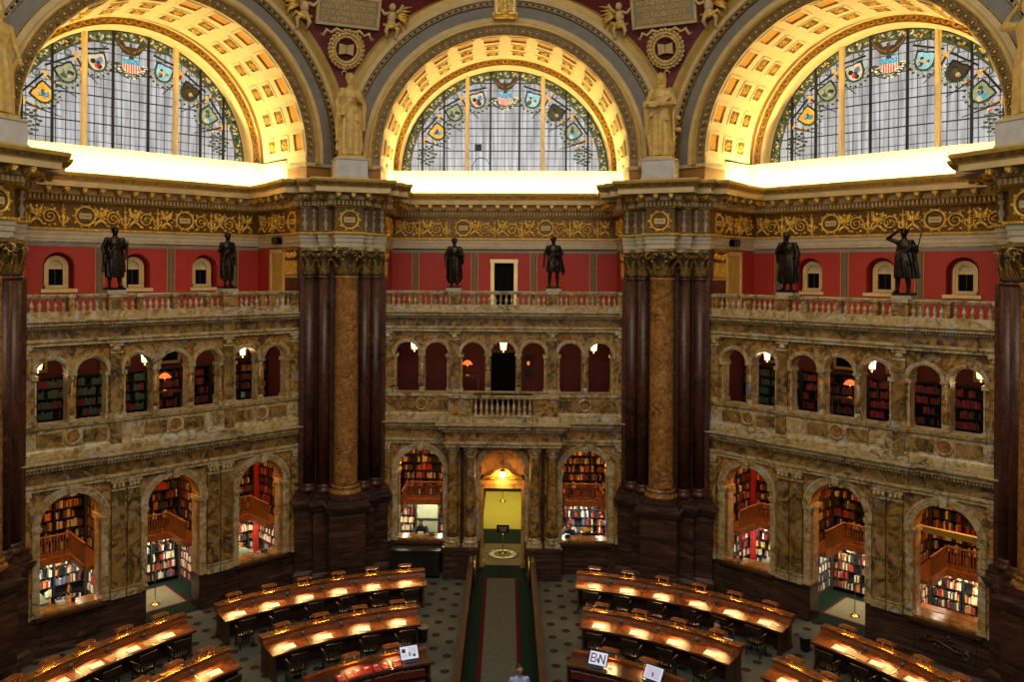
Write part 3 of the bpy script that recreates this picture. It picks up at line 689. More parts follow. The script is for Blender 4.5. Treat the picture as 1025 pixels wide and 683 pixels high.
    if ctr:
        mb=MB(); mb.box(-1.32,-1.02,4.1,4.16,zc+.98,zc+1.28,M['lead']); mb.tube([(-1.45+.42*(1-math.cos(t)),4.12,zc+.08+.62*math.sin(t)) for t in [i*PI/10 for i in range(11)]],.014,M['lead'],5); mb.build('hatch',win)
# ============================================================ PIERS
def bp(b,u,w):   # bay local -> world xy
    p=BAY(b)@Vector((u,w,0)); return (p.x,p.y)
def pp(d,t,n):
    p=PIER(d)@Vector((t,n,0)); return (p.x,p.y)
half=[(.5,14.76),(.5,15.45),(.98,15.45),(.98,15.8),(1.6,15.8)]
def pierfront(d,k=0.0):
    R=[(t+k,n-k) for t,n in half]
    return [pp(d,-t,n) for t,n in R[::-1]]+[pp(d,t,n) for t,n in R]
PD=(-67.5,-22.5,22.5,67.5)
path=[]
for i,d in enumerate(PD):
    bl=i-2; br=i-1
    if i>0: path+=[bp(bl,4.85,3.5),bp(bl,4.85,.15),bp(bl,4.64,.15)]
    path+=pierfront(d)
    if i<3: path+=[bp(br,-4.64,.15),bp(br,-4.85,.15),bp(br,-4.85,3.5)]
mb=MB()
C,CG,G=M['cream'],M['creamgrey'],M['gold']
mb.sweep(path,[(-.3,12.53),(0,12.53),(0,12.68),(.03,12.69),(.03,12.84),(.06,12.85),(.06,12.98),(.12,13.0),(.13,13.06),(.02,13.07)],[CG,CG,CG,CG,CG,CG,G,G,G])
mb.blocks(path,.1,.16,13.0,13.06,.05,.05,M['gold'])
mb.build('trim_10',kind='structure',label='cream three-step architrave round the hall')
mb=MB()
mb.sweep(path,[(.02,13.06),(.02,13.98),(.1,14.0)],M['relief'])
mb.build('trim_11',kind='structure')
mb=MB()
mb.sweep(path,[(.08,13.98),(.08,14.0),(.14,14.02),(.14,14.2),(.26,14.22),(.3,14.26),(.3,14.42),(.84,14.44),(.84,14.62),(.9,14.66),(1.0,14.8),(1.02,14.88),(1.0,14.92),(.1,14.95),(-1.6,14.95)],
  [G,G,M['relief'],C,C,C,M['greyband'],C,C,M['olddark'],M['goldpaint'],M['goldpaint'],C,C])
mb.blocks(path,.14,.28,14.03,14.19,.075,.06,C)
def modil(s,c,d,nn):
    a=math.atan2(d.y,d.x)
    R=Matrix.Translation((c.x,c.y,0))@Matrix.Rotation(a,4,'Z')
    o=s.M; s.M=R
    s.box(-.08,.08,-.48,0,14.34,14.43,M['gold']); s.ell((0,-.4,14.31),(.08,.1,.06),M['gold'],6,4); s.ell((0,-.12,14.3),(.085,.12,.09),M['olddark'],6,4)
    s.M=o
mb.blocks(path,.3,.8,14.3,14.42,.16,.4,M['gold'],modil)
mb.build('trim_12',kind='structure')
# relief scrolls, winged figures and name medallions in the frieze
mb=MB()
def relief(Mx,x0,x1,zc=13.5,med=None,seed=0):
    mb.M=Mx; r=random.Random(seed); G1,G2=M['gold'],M['guilgold']
    def medal(c):
        mb.tube([(c+.33*math.cos(t),-.06,zc+.33*math.sin(t)) for t in [i*PI/8 for i in range(16)]],.05,G1,5,closed=True)
        mb.tube([(c+.23*math.cos(t),-.05,zc+.2*math.sin(t)) for t in [i*PI/8 for i in range(16)]],.022,M['olddark'],4,closed=True)
        mb.box(c-.2,c+.2,-.06,-.03,zc-.1,zc+.1,M['cream'])
        for q in range(5): mb.box(c-.14+q*.06,c-.11+q*.06,-.065,-.055,zc-.03,zc+.03,M['olddark'])
        for q in range(10):
            t=q*PI/5; mb.ell((c+.4*math.cos(t),-.04,zc+.4*math.sin(t)*.95),(.05,.05,.05),G2,5,3)
    L=x1-x0; cs=med if med is not None else []
    for c in cs: medal(c)
    x=x0+.3; k=0
    while x<x1-.2:
        if min([abs(x-c) for c in cs] or [9])<.5: x+=.3; continue
        ty=k%3
        if ty==0:   # winged figure
            for s in (-1,1):
                for q in range(5): mb.tube([(x,-.06,zc-.02+.03*q),(x+s*(.12+.02*q),-.09,zc+.05+.06*q),(x+s*(.3-.02*q),-.05,zc+.02+.085*q)],[.04,.035,.012],G1,5)
                mb.tube([(x,-.07,zc-.12),(x+s*.14,-.09,zc-.22),(x+s*.22,-.06,zc-.36)],[.06,.045,.02],G2,5)
            mb.ell((x,-.08,zc+.05),(.07,.07,.15),G1,6,5); mb.ell((x,-.1,zc+.27),(.055,.055,.065),G2,6,5)
        elif ty==1: # scroll
            for s in (1,):
                pts=[];rs=[]
                for q in range(22):
                    t=q*.55; rr=.27*(1-q/24); pts.append((x+s*rr*math.cos(t),-.05-.002*q,zc-.05+rr*math.sin(t))); rs.append(.04*(1-q/30))
                mb.tube(pts,rs,G1,5)
                for q in range(6):
                    t=q*1.05; mb.ell((x+.31*math.cos(t),-.05,zc-.05+.31*math.sin(t)),(.06,.05,.045),G2,5,3)
        else:       # candelabrum
            mb.lathe([(.02,zc-.42),(.07,zc-.38),(.03,zc-.25),(.09,zc-.1),(.05,zc),(.03,zc+.15),(.1,zc+.2),(.04,zc+.25),(.02,zc+.42)],x,-.05,G1,6)
            for s in (-1,1): mb.tube([(x,-.05,zc-.3),(x+s*.12,-.07,zc-.2),(x+s*.14,-.06,zc-.05),(x+s*.05,-.05,zc-.02)],[.03,.035,.025,.01],G2,5)
        
        for q in range(7):
            lx=x+r.uniform(-.22,.22); lz=zc+r.uniform(-.38,.36); mb.ell((lx,-.035,lz),(r.uniform(.03,.07),.035,r.uniform(.025,.05)),G1 if q%2 else G2,5,3,Matrix.Rotation(r.uniform(0,3),3,'Y'))
        x+=.42 if ty<2 else .33; k+=1
    mb.M=None
for b in (-1,0,1):
    meds=(-1.77,1.77)
    relief(BAY(b)@loc(0,3.5),-4.8,4.8,med=meds)
    for s in (-1,1):
        Mx=BAY(b)@Matrix.Translation((s*4.85,1.8,0))@Matrix.Rotation(-s*PI/2,4,'Z')
        relief(Mx,-1.6,1.6,med=(1.1*s,))
for d in PD:
    relief(PIER(d)@loc(0,14.76),-.45,.45,med=(0,))
    for s in (-1,1):
        mb.M=PIER(d)
        for t,n in ((.74,15.45),(1.12,15.8),(1.45,15.8)):
            x=s*t; mb.lathe([(.03,13.1),(.09,13.14),(.04,13.22),(.1,13.38),(.05,13.5),(.04,13.6),(.11,13.68),(.03,13.76),(.09,13.88),(.02,13.96)],x,n-.05,M['creamgrey'],8)
        mb.M=None
mb.build('trim_13',kind='structure',label='gilded relief frieze of winged figures, scrolls and name medallions')
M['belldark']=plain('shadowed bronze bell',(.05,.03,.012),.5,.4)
# pier cores, attached shafts, bases
RM,DB=M['redmarble'],M['darkbase']
def capital(mb,cx,cy,r,z0,z1,mat,leaves=8,a0=0,a1=2*PI,ab=True,sc=1.0):
    h=z1-z0
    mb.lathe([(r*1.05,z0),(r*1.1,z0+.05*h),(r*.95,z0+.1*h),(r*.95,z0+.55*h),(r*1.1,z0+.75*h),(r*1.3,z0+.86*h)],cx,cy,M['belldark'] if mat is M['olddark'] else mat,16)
    for row,(zb,ht,out) in enumerate(((z0+.06*h,.30*h,.30),(z0+.1*h,.50*h,.38))):
        for k in range(leaves):
            a=a0+(a1-a0)*(k+.5*row)/leaves; ca,sa=math.cos(a),math.sin(a)
            def p(rr,off,z): return (cx+rr*ca-off*sa,cy+rr*sa+off*ca,z)
            wd=r*.27
            prof=[(r*1.02,.7,0),(r*1.12,1.0,.35),(r*1.2,.95,.62),(r*(1.05+out),.8,.88),(r*(1.2+out),.5,1.0),(r*(1.22+out),.25,.84)]
            vs=[]
            for rr,w_,t in prof:
                vs+= [p(rr,-wd*w_,zb+ht*t),p(rr+r*.07,0,zb+ht*t),p(rr,wd*w_,zb+ht*t)]
            fs=[]
            for q in range(len(prof)-1):
                for e in (0,1): fs.append((q*3+e,q*3+e+1,q*3+e+4,q*3+e+3))
            mb.add(vs,fs,mat,True)
    # volutes at four corners, abacus and fleuron
    for k in range(4):
        a=PI/4+k*PI/2; ca,sa=math.cos(a),math.sin(a); pts=[];rs=[]
        pts.append((cx+r*1.0*ca,cy+r*1.0*sa,z0+.5*h)); rs.append(.05*r/.45)
        for q in range(14):
            t=PI*.9-q*.5; rr=r*.42*(1-q/17); x=r*1.40+rr*math.cos(t); z=z0+.70*h+rr*math.sin(t); pts.append((cx+x*ca,cy+x*sa,z)); rs.append(r*.14*(1-q/26))
        mb.tube(pts,rs,mat,6)
    for k in range(4):      # paired inner spirals and a flower on each face
        a=k*PI/2
        for s_ in (-1,1):
            pts=[];rs=[]
            for q in range(9):
                t=q*.7; rr=r*.24*(1-q/12); off=s_*r*(.42+.0)+s_*rr*math.cos(t)*-1; z=z0+.72*h+rr*math.sin(t); x=r*1.22
                pts.append((cx+x*math.cos(a)-off*math.sin(a),cy+x*math.sin(a)+off*math.cos(a),z)); rs.append(r*.075)
            mb.tube(pts,rs,mat,5)
    if ab:
        n=6;P=[]
        for k in range(4):
            a0_=PI/4+k*PI/2
            for q in range(n):
                t=q/n; c0=(1.72*r*math.cos(a0_),1.72*r*math.sin(a0_)); c1=(1.72*r*math.cos(a0_+PI/2),1.72*r*math.sin(a0_+PI/2))
                x=c0[0]*(1-t)+c1[0]*t; y=c0[1]*(1-t)+c1[1]*t; s_=1-.28*math.sin(PI*t)*.6; P.append((cx+x*s_,cy+y*s_))
        mb.poly(P,z0+.88*h,z1,mat)
        for k in range(4): a=k*PI/2; mb.ell((cx+r*1.12*math.cos(a),cy+r*1.12*math.sin(a),z0+.9*h),(r*.18,r*.18,r*.2),mat,7,4)
for d in PD:
    mb=MB(); mb.M=PIER(d)
    core=[(-.5,15.5),(-.98,15.5),(-.98,15.85),(-1.6,15.85),(-1.66,16.3),(1.66,16.3),(1.6,15.85),(.98,15.85),(.98,15.5),(.5,15.5)]
    cp=core[::-1]
    mb.poly([(t,n+.02) for t,n in core],3.3,12.55,RM)
    # body back to the gallery wall
    mb.poly([(-1.4,16.3),(1.4,16.3),(2.6,19.2),(-2.6,19.2)],9.5,12.55,M['redwall']); mb.poly([(-1.52,16.25),(1.52,16.25),(1.7,16.9),(-1.7,16.9)],0,9.5,RM)
    # attached three quarter shafts
    for s in (-1,1):
        for t,n,r in ((.76,15.52,.22),(1.27,15.86,.25)):
            mb.lathe([(r,3.72),(r,11.35)],s*t,n,RM,16)
            mb.lathe([(r*1.25,3.42),(r*1.38,3.5),(r*1.25,3.58),(r*1.08,3.62),(r*1.2,3.68),(r*1.0,3.75)],s*t,n,RM,16)
            mb.lathe([(r*1.1,11.35),(r*1.14,11.4),(r*1.0,11.45)],s*t,n,RM,16)
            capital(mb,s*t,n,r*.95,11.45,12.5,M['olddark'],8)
        x0=s*1.5; mb.box(s*1.46,s*1.62,15.72,16.2,3.5,11.4,RM)
    base=[(t,n) for t,n in half]
    def ring(k,z0,z1,m):
        pts=[(-t-k,n-k) for t,n in half[::-1]]+[(t+k,n-k) for t,n in half]+[(1.75+k,16.6),(-1.75-k,16.6)]
        mb.poly(pts,z0,z1,m)
    # pedestals follow the broken plan
    pth=[(-t,n) for t,n in half[::-1]]+half
    pth=[(-1.66,16.4)]+pth+[(1.66,16.4)]
    ex=[( (abs(t)+.12)*(1 if t>0 else -1),n) for t,n in pth]
    mb.sweep(ex,[(.14,0),(.14,.35),(.06,.42),(.04,.46),(.04,2.72),(.1,2.78),(.14,2.86),(.2,2.98),(.2,3.06),(.12,3.1),(.1,3.26),(-.25,3.27)],DB)
    mb.sweep(pth,[(.14,3.26),(.14,3.44),(-.1,3.45)],RM)
    mb.poly([(-1.6,15.9),(1.6,15.9),(1.6,16.4),(-1.6,16.4)],0,3.4,DB); mb.poly([(-.55,14.9),(.55,14.9),(.9,15.9),(-.9,15.9)],3.2,3.42,DB)
    # plain soffit slab over the capitals, and drum above cornice
    mb.poly([(-.55,14.72),(.55,14.72),(.55,15.5),(1.0,15.5),(1.62,15.82),(1.62,16.3),(-1.62,16.3),(-1.62,15.82),(-1.0,15.5),(-.55,15.5)],12.5,12.56,M['creamgrey'])
    mb.M=None
    mb.build('wall_pier',kind='structure')
# the four great free standing columns
def column(d,lab):
    root=empty('marble_column',PIER(d)@loc(0,15.2,3.27),lab,'column','great columns in front of the piers')
    mb=MB(); mb.poly([(-.6,-.6),(.6,-.6),(.6,.6),(-.6,.6)],0,.16,M['redmarble']); mb.lathe([(.56,.16),(.62,.22),(.56,.31),(.5,.33),(.48,.38),(.54,.42),(.52,.47),(.47,.5)],0,0,M['goldmarble'],28); mb.build('base',root)
    mb=MB(); mb.lathe([(.47,.49),(.455,.6),(.45,2.5),(.44,5),(.42,7.4),(.41,8.05),(.45,8.1),(.46,8.15),(.42,8.2)],0,0,M['goldmarble'],32); mb.build('shaft',root)
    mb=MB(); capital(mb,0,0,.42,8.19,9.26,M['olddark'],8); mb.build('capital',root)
    return root
column(-67.5,'gold veined column cut off by the left edge of the view'); column(-22.5,'tawny marble column between the left bay and the middle bay')
column(22.5,'tawny marble column between the middle bay and the right bay'); column(67.5,'gold veined column cut off by the right edge of the view')
# pendentives
zc=15.93
for i,d in enumerate(PD):
    bl,br=i-2,i-1
    mb=MB(); n=14; L1=[];L2=[]
    for k in range(n+1):
        z=zc+1.4+(6.3-1.4)*k/n
        z=min(z,zc+6.45); u=math.sqrt(max(0,6.5**2-(z-zc)**2)); u=min(u,(A-.44)*T8)
        a=bp(bl,u,-.44) ; c=bp(br,-u,-.44)
        L1.append((a[0],a[1],z)); L2.append((c[0],c[1],z))
    for k in range(n):
        a,b_,c,e=L1[k],L2[k],L2[k+1],L1[k+1]
        # gold margins and red field
        def mixp(p,q,t): return tuple(p[j]*(1-t)+q[j]*t for j in range(3))
        w0=math.dist(a,b_);w1=math.dist(e,c)
        f0=min(.5,.16/max(w0,1e-3));f1=min(.5,.16/max(w1,1e-3))
        mb.quad(a,mixp(a,b_,f0),mixp(e,c,f1),e,M['goldpaint']); mb.quad(mixp(b_,a,f0),b_,c,mixp(c,e,f1),M['goldpaint'])
        mb.quad(mixp(a,b_,f0),mixp(b_,a,f0),mixp(c,e,f1),mixp(e,c,f1),M['darkred'])
    for bb,uu in ((bl,1),(br,-1)):    # fill the bay plane outside the rings near the top
        pass
    mb.build('wall_spandrel',kind='structure')
def pendD(z): # distance of spandrel surface along diagonal
    u=math.sqrt(max(0,6.5**2-(z-zc)**2)); return (A-.44)*math.cos(PI/8)+u*math.sin(PI/8)
lean=math.atan2(pendD(20)-pendD(21.6),1.6)
for b in (-1,0,1):   # flat wall above the arch crowns
    mb=MB(); n=30
    for k in range(n):
        u0=-6.3+12.6*k/n;u1=-6.3+12.6*(k+1)/n
        z0=zc+math.sqrt(max(0,6.45**2-u0*u0));z1=zc+math.sqrt(max(0,6.45**2-u1*u1))
        mb.quad((u0,-.4,max(z0,0)),(u1,-.4,z1),(u1,-.4,23.4),(u0,-.4,23.4),M['goldpaint']) if abs((u0+u1)/2)<1.6 else None
    # keystone console with scrolled acanthus
    mb.box(-.42,.42,-.75,-.3,zc+5.3,zc+6.6,M['cream']); mb.box(-.36,.36,-.85,-.3,zc+5.42,zc+6.6,M['gold']); mb.box(-.3,-.06,-.9,-.3,zc+5.5,zc+6.6,M['olddark']); mb.box(.06,.3,-.9,-.3,zc+5.5,zc+6.6,M['olddark'])
    for q in range(3): mb.ell((0,-.9,zc+5.5+.18*q),(.14-.02*q,.1,.12),M['guilgold'],8,5)
    mb.tube([(-.42,-.8,zc+5.34),(.42,-.8,zc+5.34)],.09,M['gold'],8)
    for s in (-1,1): mb.ell((s*.44,-.8,zc+5.42),(.06,.1,.1),M['guilgold'],7,4)
    mb.build('trim_%d'%(20+b),M=BAY(b),kind='structure')
for s in (-1,1):
    mb=MB(); mb.box(-.24,.24,-.1,.1,0,.26,M['black']); mb.box(-.22,.22,-.12,-.1,.02,.24,M['canblack'])
    mb.build('loudspeaker',M=BAY(s)@Matrix.Translation((-s*4.72,1.75,12.66))@Matrix.Rotation(PI/2*s,4,'Z'),label='small black speaker box on the architrave above the cream framed door, %s bay'%('left' if s<0 else 'right'),cat='speaker')
# statue pedestals on the cornice
def ped(d,lab):
    mb=MB(); mb.box(-.6,.6,-.5,.5,0,.12,M['creamgrey']); mb.box(-.57,.57,-.47,.5,.12,.72,M['greystone']); mb.box(-.6,.6,-.5,.5,.72,.78,M['creamgrey'])
    mb.build('statue_pedestal',M=PIER(d)@loc(0,14.75,14.93),label=lab,cat='pedestal',group='grey pedestals on the pier cornices')
M['greystone']=plain('pale grey stone',(.42,.41,.40),.6)
ped(-67.5,'grey stone pedestal on the cornice at the far left edge'); ped(-22.5,'pale grey pedestal on the cornice under the robed gold woman holding drapery'); ped(22.5,'pale grey pedestal on the cornice under the gold woman holding a tablet'); ped(67.5,'grey stone pedestal on the cornice at the far right edge')
# plaques, wreaths and winged children on the spandrels
def plaque(d,lines,lab,lw,lc):
    z=21.25; Mx=PIER(d)@Matrix.Translation((0,pendD(z)-.2,z))@Matrix.Rotation(lean,4,'X')
    r=empty('inscription_plaque',Mx,lab,'plaque')
    mb=MB(); mb.box(-1.1,1.1,-.05,.25,-.5,.5,M['stoneplq']); mb.build('panel',r)
    mb=MB()
    for a,b_,c,e in ((-1.18,1.18,.47,.56),(-1.18,1.18,-.56,-.47),(-1.18,-1.08,-.5,.5),(1.08,1.18,-.5,.5)): mb.box(a,b_,-.1,.3,c,e,M['cream'])
    mb.build('frame',r)
    for k,t in enumerate(lines):
        cu=bpy.data.curves.new('txt','FONT'); cu.body=t; cu.size=.235; cu.extrude=.01; cu.align_x='CENTER'; cu.align_y='CENTER'
        o=bpy.data.objects.new('txt',cu); COL.objects.link(o); bpy.context.view_layer.update()
        me=bpy.data.meshes.new_from_object(o.evaluated_get(bpy.context.evaluated_depsgraph_get())); bpy.data.objects.remove(o)
        xs=[v.co.x for v in me.vertices]; wdt=max(xs)-min(xs); f=min(1,1.95/wdt)
        for v in me.vertices: v.co.x*=f
        me.materials.clear(); me.materials.append(M['guilgold'])
        link('inscription',me,r,Matrix.Translation((0,-.06,.33-.22*k))@Matrix.Rotation(PI/2,4,'X'))
    z=19.95; Mx=PIER(d)@Matrix.Translation((0,pendD(z)-.3,z))@Matrix.Rotation(lean,4,'X')
    r2=empty('laurel_wreath',Mx,lw,'wreath'); mb=MB()
    for k in range(26):
        t=2*PI*k/26
        for q in (-1,0,1):
            rr=.54+.1*q; R=Matrix.Rotation(-t+.5*q,3,'Y'); mb.ell((rr*math.cos(t),-.06-.04*(q==0),rr*math.sin(t)*1.08),(.06,.05,.1),M['cream'] if (k+q)%3 else M['gold'],6,4,R)
    mb.build('leaves',r2)
    mb=MB(); mb.slab([(-.27,-.2),(0,-.14),(.27,-.2),(.27,.2),(0,.14),(-.27,.2)],-.1,.05,M['cream']); mb.box(-.012,.012,-.12,.05,-.17,.17,M['olddark']); mb.build('open_book',r2)
    mb=MB()
    mb.tube([(0,-.05,-.55),(0,-.07,-.78),(.1,-.06,-.86),(.05,-.05,-.98)],[.04,.03,.03,.02],M['cream'],5); mb.tube([(0,-.06,-.78),(-.1,-.06,-.86),(-.05,-.05,-.98)],[.03,.03,.02],M['cream'],5)
    for q in range(0): mb.tube([(-.12+.12*q+.07*math.cos(t),-.06,-.36+.05*math.sin(t)) for t in [i*PI/4 for i in range(8)]],.02,M['cream'],5,closed=True)
    mb.build('pendant_ribbon',r2)
    for s in (-1,1):
        mb=MB(); mb.tube([(s*.2,-.05,.62),(s*.42,-.1,.72),(s*.62,-.08,.56),(s*.78,-.1,.66),(s*.9,-.08,.42),(s*.98,-.05,.5)],[.05,.06,.05,.06,.05,.02],M['cream'],6)
        mb.build('side_ribbon',r2)
    for s in (-1,1):
        z=21.2; Mx=PIER(d)@Matrix.Translation((s*1.62,pendD(z)-.3,z))@Matrix.Rotation(lean,4,'X')
        mb=MB(); F=M['cream'];F2=M['gold']
        mb.ell((0,0,0),(.17,.16,.26),F,10,7); mb.ell((-s*.02,-.06,.36),(.13,.13,.15),F,10,7); mb.ell((0,-.02,-.22),(.17,.15,.14),F,8,5)
        mb.tube([(-s*.12,-.05,.15),(-s*.32,-.12,.1),(-s*.45,-.1,.25)],[.07,.06,.045],F,7); mb.tube([(s*.12,-.05,.15),(s*.28,-.1,.3),(s*.36,-.1,.5)],[.07,.06,.04],F,7)
        mb.tube([(-s*.08,-.05,-.25),(-s*.2,-.15,-.5),(-s*.1,-.08,-.78)],[.1,.075,.05],F,7); mb.tube([(s*.08,-.05,-.25),(s*.25,-.12,-.42),(s*.2,-.08,-.72),(s*.28,-.14,-.76)],[.1,.075,.05,.03],F,7)
        lab=('stucco winged child left of' if s<0 else 'stucco winged child right of')+(' the plaque above the left column' if d==-22.5 else ' the plaque above the right column')
        o=mb.build('winged_child',M=Mx,label=lab,cat='relief figure')
        m2=MB()
        for q in range(6): m2.tube([(s*.08,.05,.1),(s*(.35+.04*q),.02,.35-.1*q),(s*(.75-.03*q),0,.45-.17*q)],[.05,.06,.015],F2,6)
        m2.build('wing',o)
        m2=MB(); m2.tube([(-s*.3,0,-.3),(0,-.16,-.34),(s*.3,-.05,-.2),(s*.45,-.05,-.45)],[.05,.09,.07,.03],F2,6); m2.build('drapery',o)
M['stoneplq']=plain('grey brown plaque',(.26,.22,.15),.6)
plaque(-22.5,['THE INQUIRY, KNOWLEDGE','AND BELIEF OF TRUTH','IS THE SOVEREIGN GOOD','OF HUMAN NATURE'],'grey inscribed plaque on the red spandrel above the left column','stucco wreath round an open book above the left gold statue',None)
plaque(22.5,['AS ONE LAMP LIGHTS','ANOTHER NOR GROWS LESS','SO NOBLENESS','ENKINDLETH NOBLENESS'],'grey inscribed plaque on the red spandrel above the right column','stucco wreath round an open book above the right gold statue',None)
# ============================================================ BALUSTRADES, COLUMNS OF THE ARCADES
SL=M['siena_light'];S=M['siena'];SDK=M['siena_dark']
_bal={}
def balmesh(h,mat,sc=1.0):
    k=(round(h,3),mat.name,sc)
    if k in _bal: return _bal[k]
    mb=MB(); r=.055*sc
    mb.box(-r*1.1,r*1.1,-r*1.1,r*1.1,0,.08*h,mat)
    mb.lathe([(r*.9,.08*h),(r*1.15,.12*h),(r*.6,.17*h),(r*.95,.25*h),(r*1.3,.38*h),(r*1.15,.48*h),(r*.6,.66*h),(r*.5,.78*h),(r*.95,.84*h),(r*.6,.89*h),(r*.95,.93*h)],0,0,mat,8)
    mb.box(-r*1.1,r*1.1,-r*1.1,r*1.1,.93*h,h,mat)
    me=bpy.data.meshes.new('baluster'); me.from_pydata(mb.v,[],mb.f); me.materials.append(mat); me.polygons.foreach_set('use_smooth',mb.sm); me.update()
    _bal[k]=me; return me
def balustrade(name,Mx,u0,u1,dies,z0,z1,lab,group,sp=.2,mat=None,dep=.13,rail=.12,plinth=.24,small=()):
    mat=mat or SL
    r=empty(name,Mx,lab,'balustrade',group)
    mb=MB(); mb.box(u0,u1,-dep-.03,dep+.03,z0,z0+plinth,mat); mb.build('plinth',r)
    mb=MB(); mb.box(u0,u1,-dep,dep,z1-rail,z1,mat); mb.box(u0,u1,-dep-.04,dep+.04,z1-rail*.55,z1-rail*.15,mat); mb.build('rail',r)
    cuts=sorted([(c-w/2,c+w/2) for c,w in dies]); 
    for a,b in cuts:
        mb=MB(); big=b-a>.35
        e=.06 if big else 0
        mb.box(a,b,-dep-.02-e,dep+.02,z0,z1-rail*.5,S); mb.box(a-.02,b+.02,-dep-.06-e,dep+.02,z0,z0+plinth,mat); mb.box(a-.02,b+.02,-dep-.06-e,dep+.05,z1-rail,z1,mat)
        if big: mb.box(a+.08,b-.08,-dep-.1-e+.06,-dep-e,z0+plinth+.06,z1-rail-.06,SDK)
        mb.build('die',r)
    me=balmesh(z1-rail-z0-plinth,mat)
    prev=u0
    for a,b in cuts+[(u1,u1)]:
        ln=a-prev
        if ln>.16:
            n=max(1,int(round(ln/sp)))
            for k in range(n): link('baluster',me,r,loc(prev+ln*(k+.5)/n,0,z0+plinth))
        prev=b
    return r
for b,lab in ((-1,'veined marble balustrade along the gallery of the left bay'),(0,'veined marble balustrade along the gallery of the middle bay'),(1,'veined marble balustrade along the gallery of the right bay')):
    dies=[(-4.55,.3),(-1.9,.46),(1.9,.46),(4.55,.3)]+([(-1.17,.16),(1.17,.16),(-2.62,.16),(2.62,.16)] if b==0 else [(-1.15,.16),(1.15,.16),(0,.16),(-3.2,.16),(3.2,.16)])
    balustrade('gallery_balustrade',BAY(b)@loc(0,.12),-4.7,4.7,dies,10.1,10.88,lab,'gallery balustrades',sp=.215)
mbx=balustrade('balcony_balustrade',BAY(0)@loc(0,-.4),-1.14,1.14,[],6.1,6.93,'short marble balustrade over the middle doorway','balcony',sp=.2,plinth=.06,rail=.12)
del mbx['group']
# small columns of the upper arcade
def smallcol():
    r=empty('arcade_column',loc(0,0,-50),'x','column')
    mb=MB(); mb.box(-.12,.12,-.12,.12,0,.06,SL); mb.lathe([(.12,.06),(.13,.09),(.1,.13),(.12,.17),(.1,.2)],0,0,SL,12); mb.build('base',r)
    mb=MB(); mb.lathe([(.1,.19),(.095,.6),(.082,1.3)],0,0,S,12); mb.build('shaft',r)
    mb=MB(); mb.lathe([(.085,1.29),(.1,1.31),(.085,1.34),(.12,1.43)],0,0,SL,12)
    for k in range(4):
        a=PI/4+k*PI/2; mb.ell((.12*math.cos(a),.12*math.sin(a),1.41),(.045,.045,.045),SL,7,5)
    mb.box(-.14,.14,-.14,.14,1.43,1.48,SL); mb.build('capital',r)
    return r
sc0=smallcol(); first=True
NAMEB={-1:'left',0:'middle',1:'right'}
CU=[(-3.163,'between the first two arches'),(-.595,'left of the central arch'),(.595,'right of the central arch'),(3.163,'between the last two arches')]
for b in (-1,0,1):
    for u,t in CU:
        for w,ww in ((.1,'front'),(.4,'rear')):
            lab='small %s column %s, upper arcade of %s bay'%(ww,t,NAMEB[b])
            Mx=BAY(b)@loc(u,w,6.95)
            if first: sc0.matrix_world=Mx; sc0['label']=lab; sc0['group']='small columns of the upper arcades'; first=False
            else: copytree(sc0,Mx,lab,'small columns of the upper arcades')
# lintel blocks over column pairs
for b in (-1,0,1):
    mb=MB()
    for u,_ in CU: mb.box(u-.1,u+.1,.02,.5,8.43,8.47,SL)
    mb.build('trim_%d'%(30+b),M=BAY(b),kind='structure')
# portico: four columns on two pedestals
def bigcol(u,lab):
    r=empty('portico_column',BAY(0)@loc(u,-.42,1.2),lab,'column','paired columns beside the middle doorway')
    mb=MB(); mb.box(-.29,.29,-.29,.29,0,.1,SL); mb.lathe([(.28,.1),(.3,.15),(.26,.2),(.23,.22),(.26,.27),(.24,.31),(.22,.34)],0,0,SL,20); mb.build('base',r)
    mb=MB(); mb.lathe([(.225,.33),(.215,.6),(.21,1.6),(.185,3.35),(.2,3.38),(.19,3.41)],0,0,S,22); mb.build('shaft',r)
    mb=MB(); capital(mb,0,0,.185,3.4,3.78,SL,8); mb.build('capital',r)
for u,t in ((-1.9,'outer column left of the doorway'),(-1.22,'inner column left of the doorway'),(1.22,'inner column right of the doorway'),(1.9,'outer column right of the doorway')):
    bigcol(u,'veined marble '+t)
mb=MB()
for s in (-1,1):
    mb.box(s*.94,s*2.22,-.78,0,0,1.08,M['darkbase']); mb.box(s*.9,s*2.26,-.82,0,1.06,1.2,M['darkbase']); mb.box(s*.92,s*2.25,-.84,0,0,.2,M['darkbase'])
    for u in (1.22,1.9): mb.box(s*(u-.17),s*(u+.17),-.05,.02,1.2,4.98,SL)
    mb.box(s*1.49,s*1.63,-.02,.0,1.2,4.9,M['redmarble'])
mb.build('wall_back_pedestals',M=BAY(0),kind='structure')
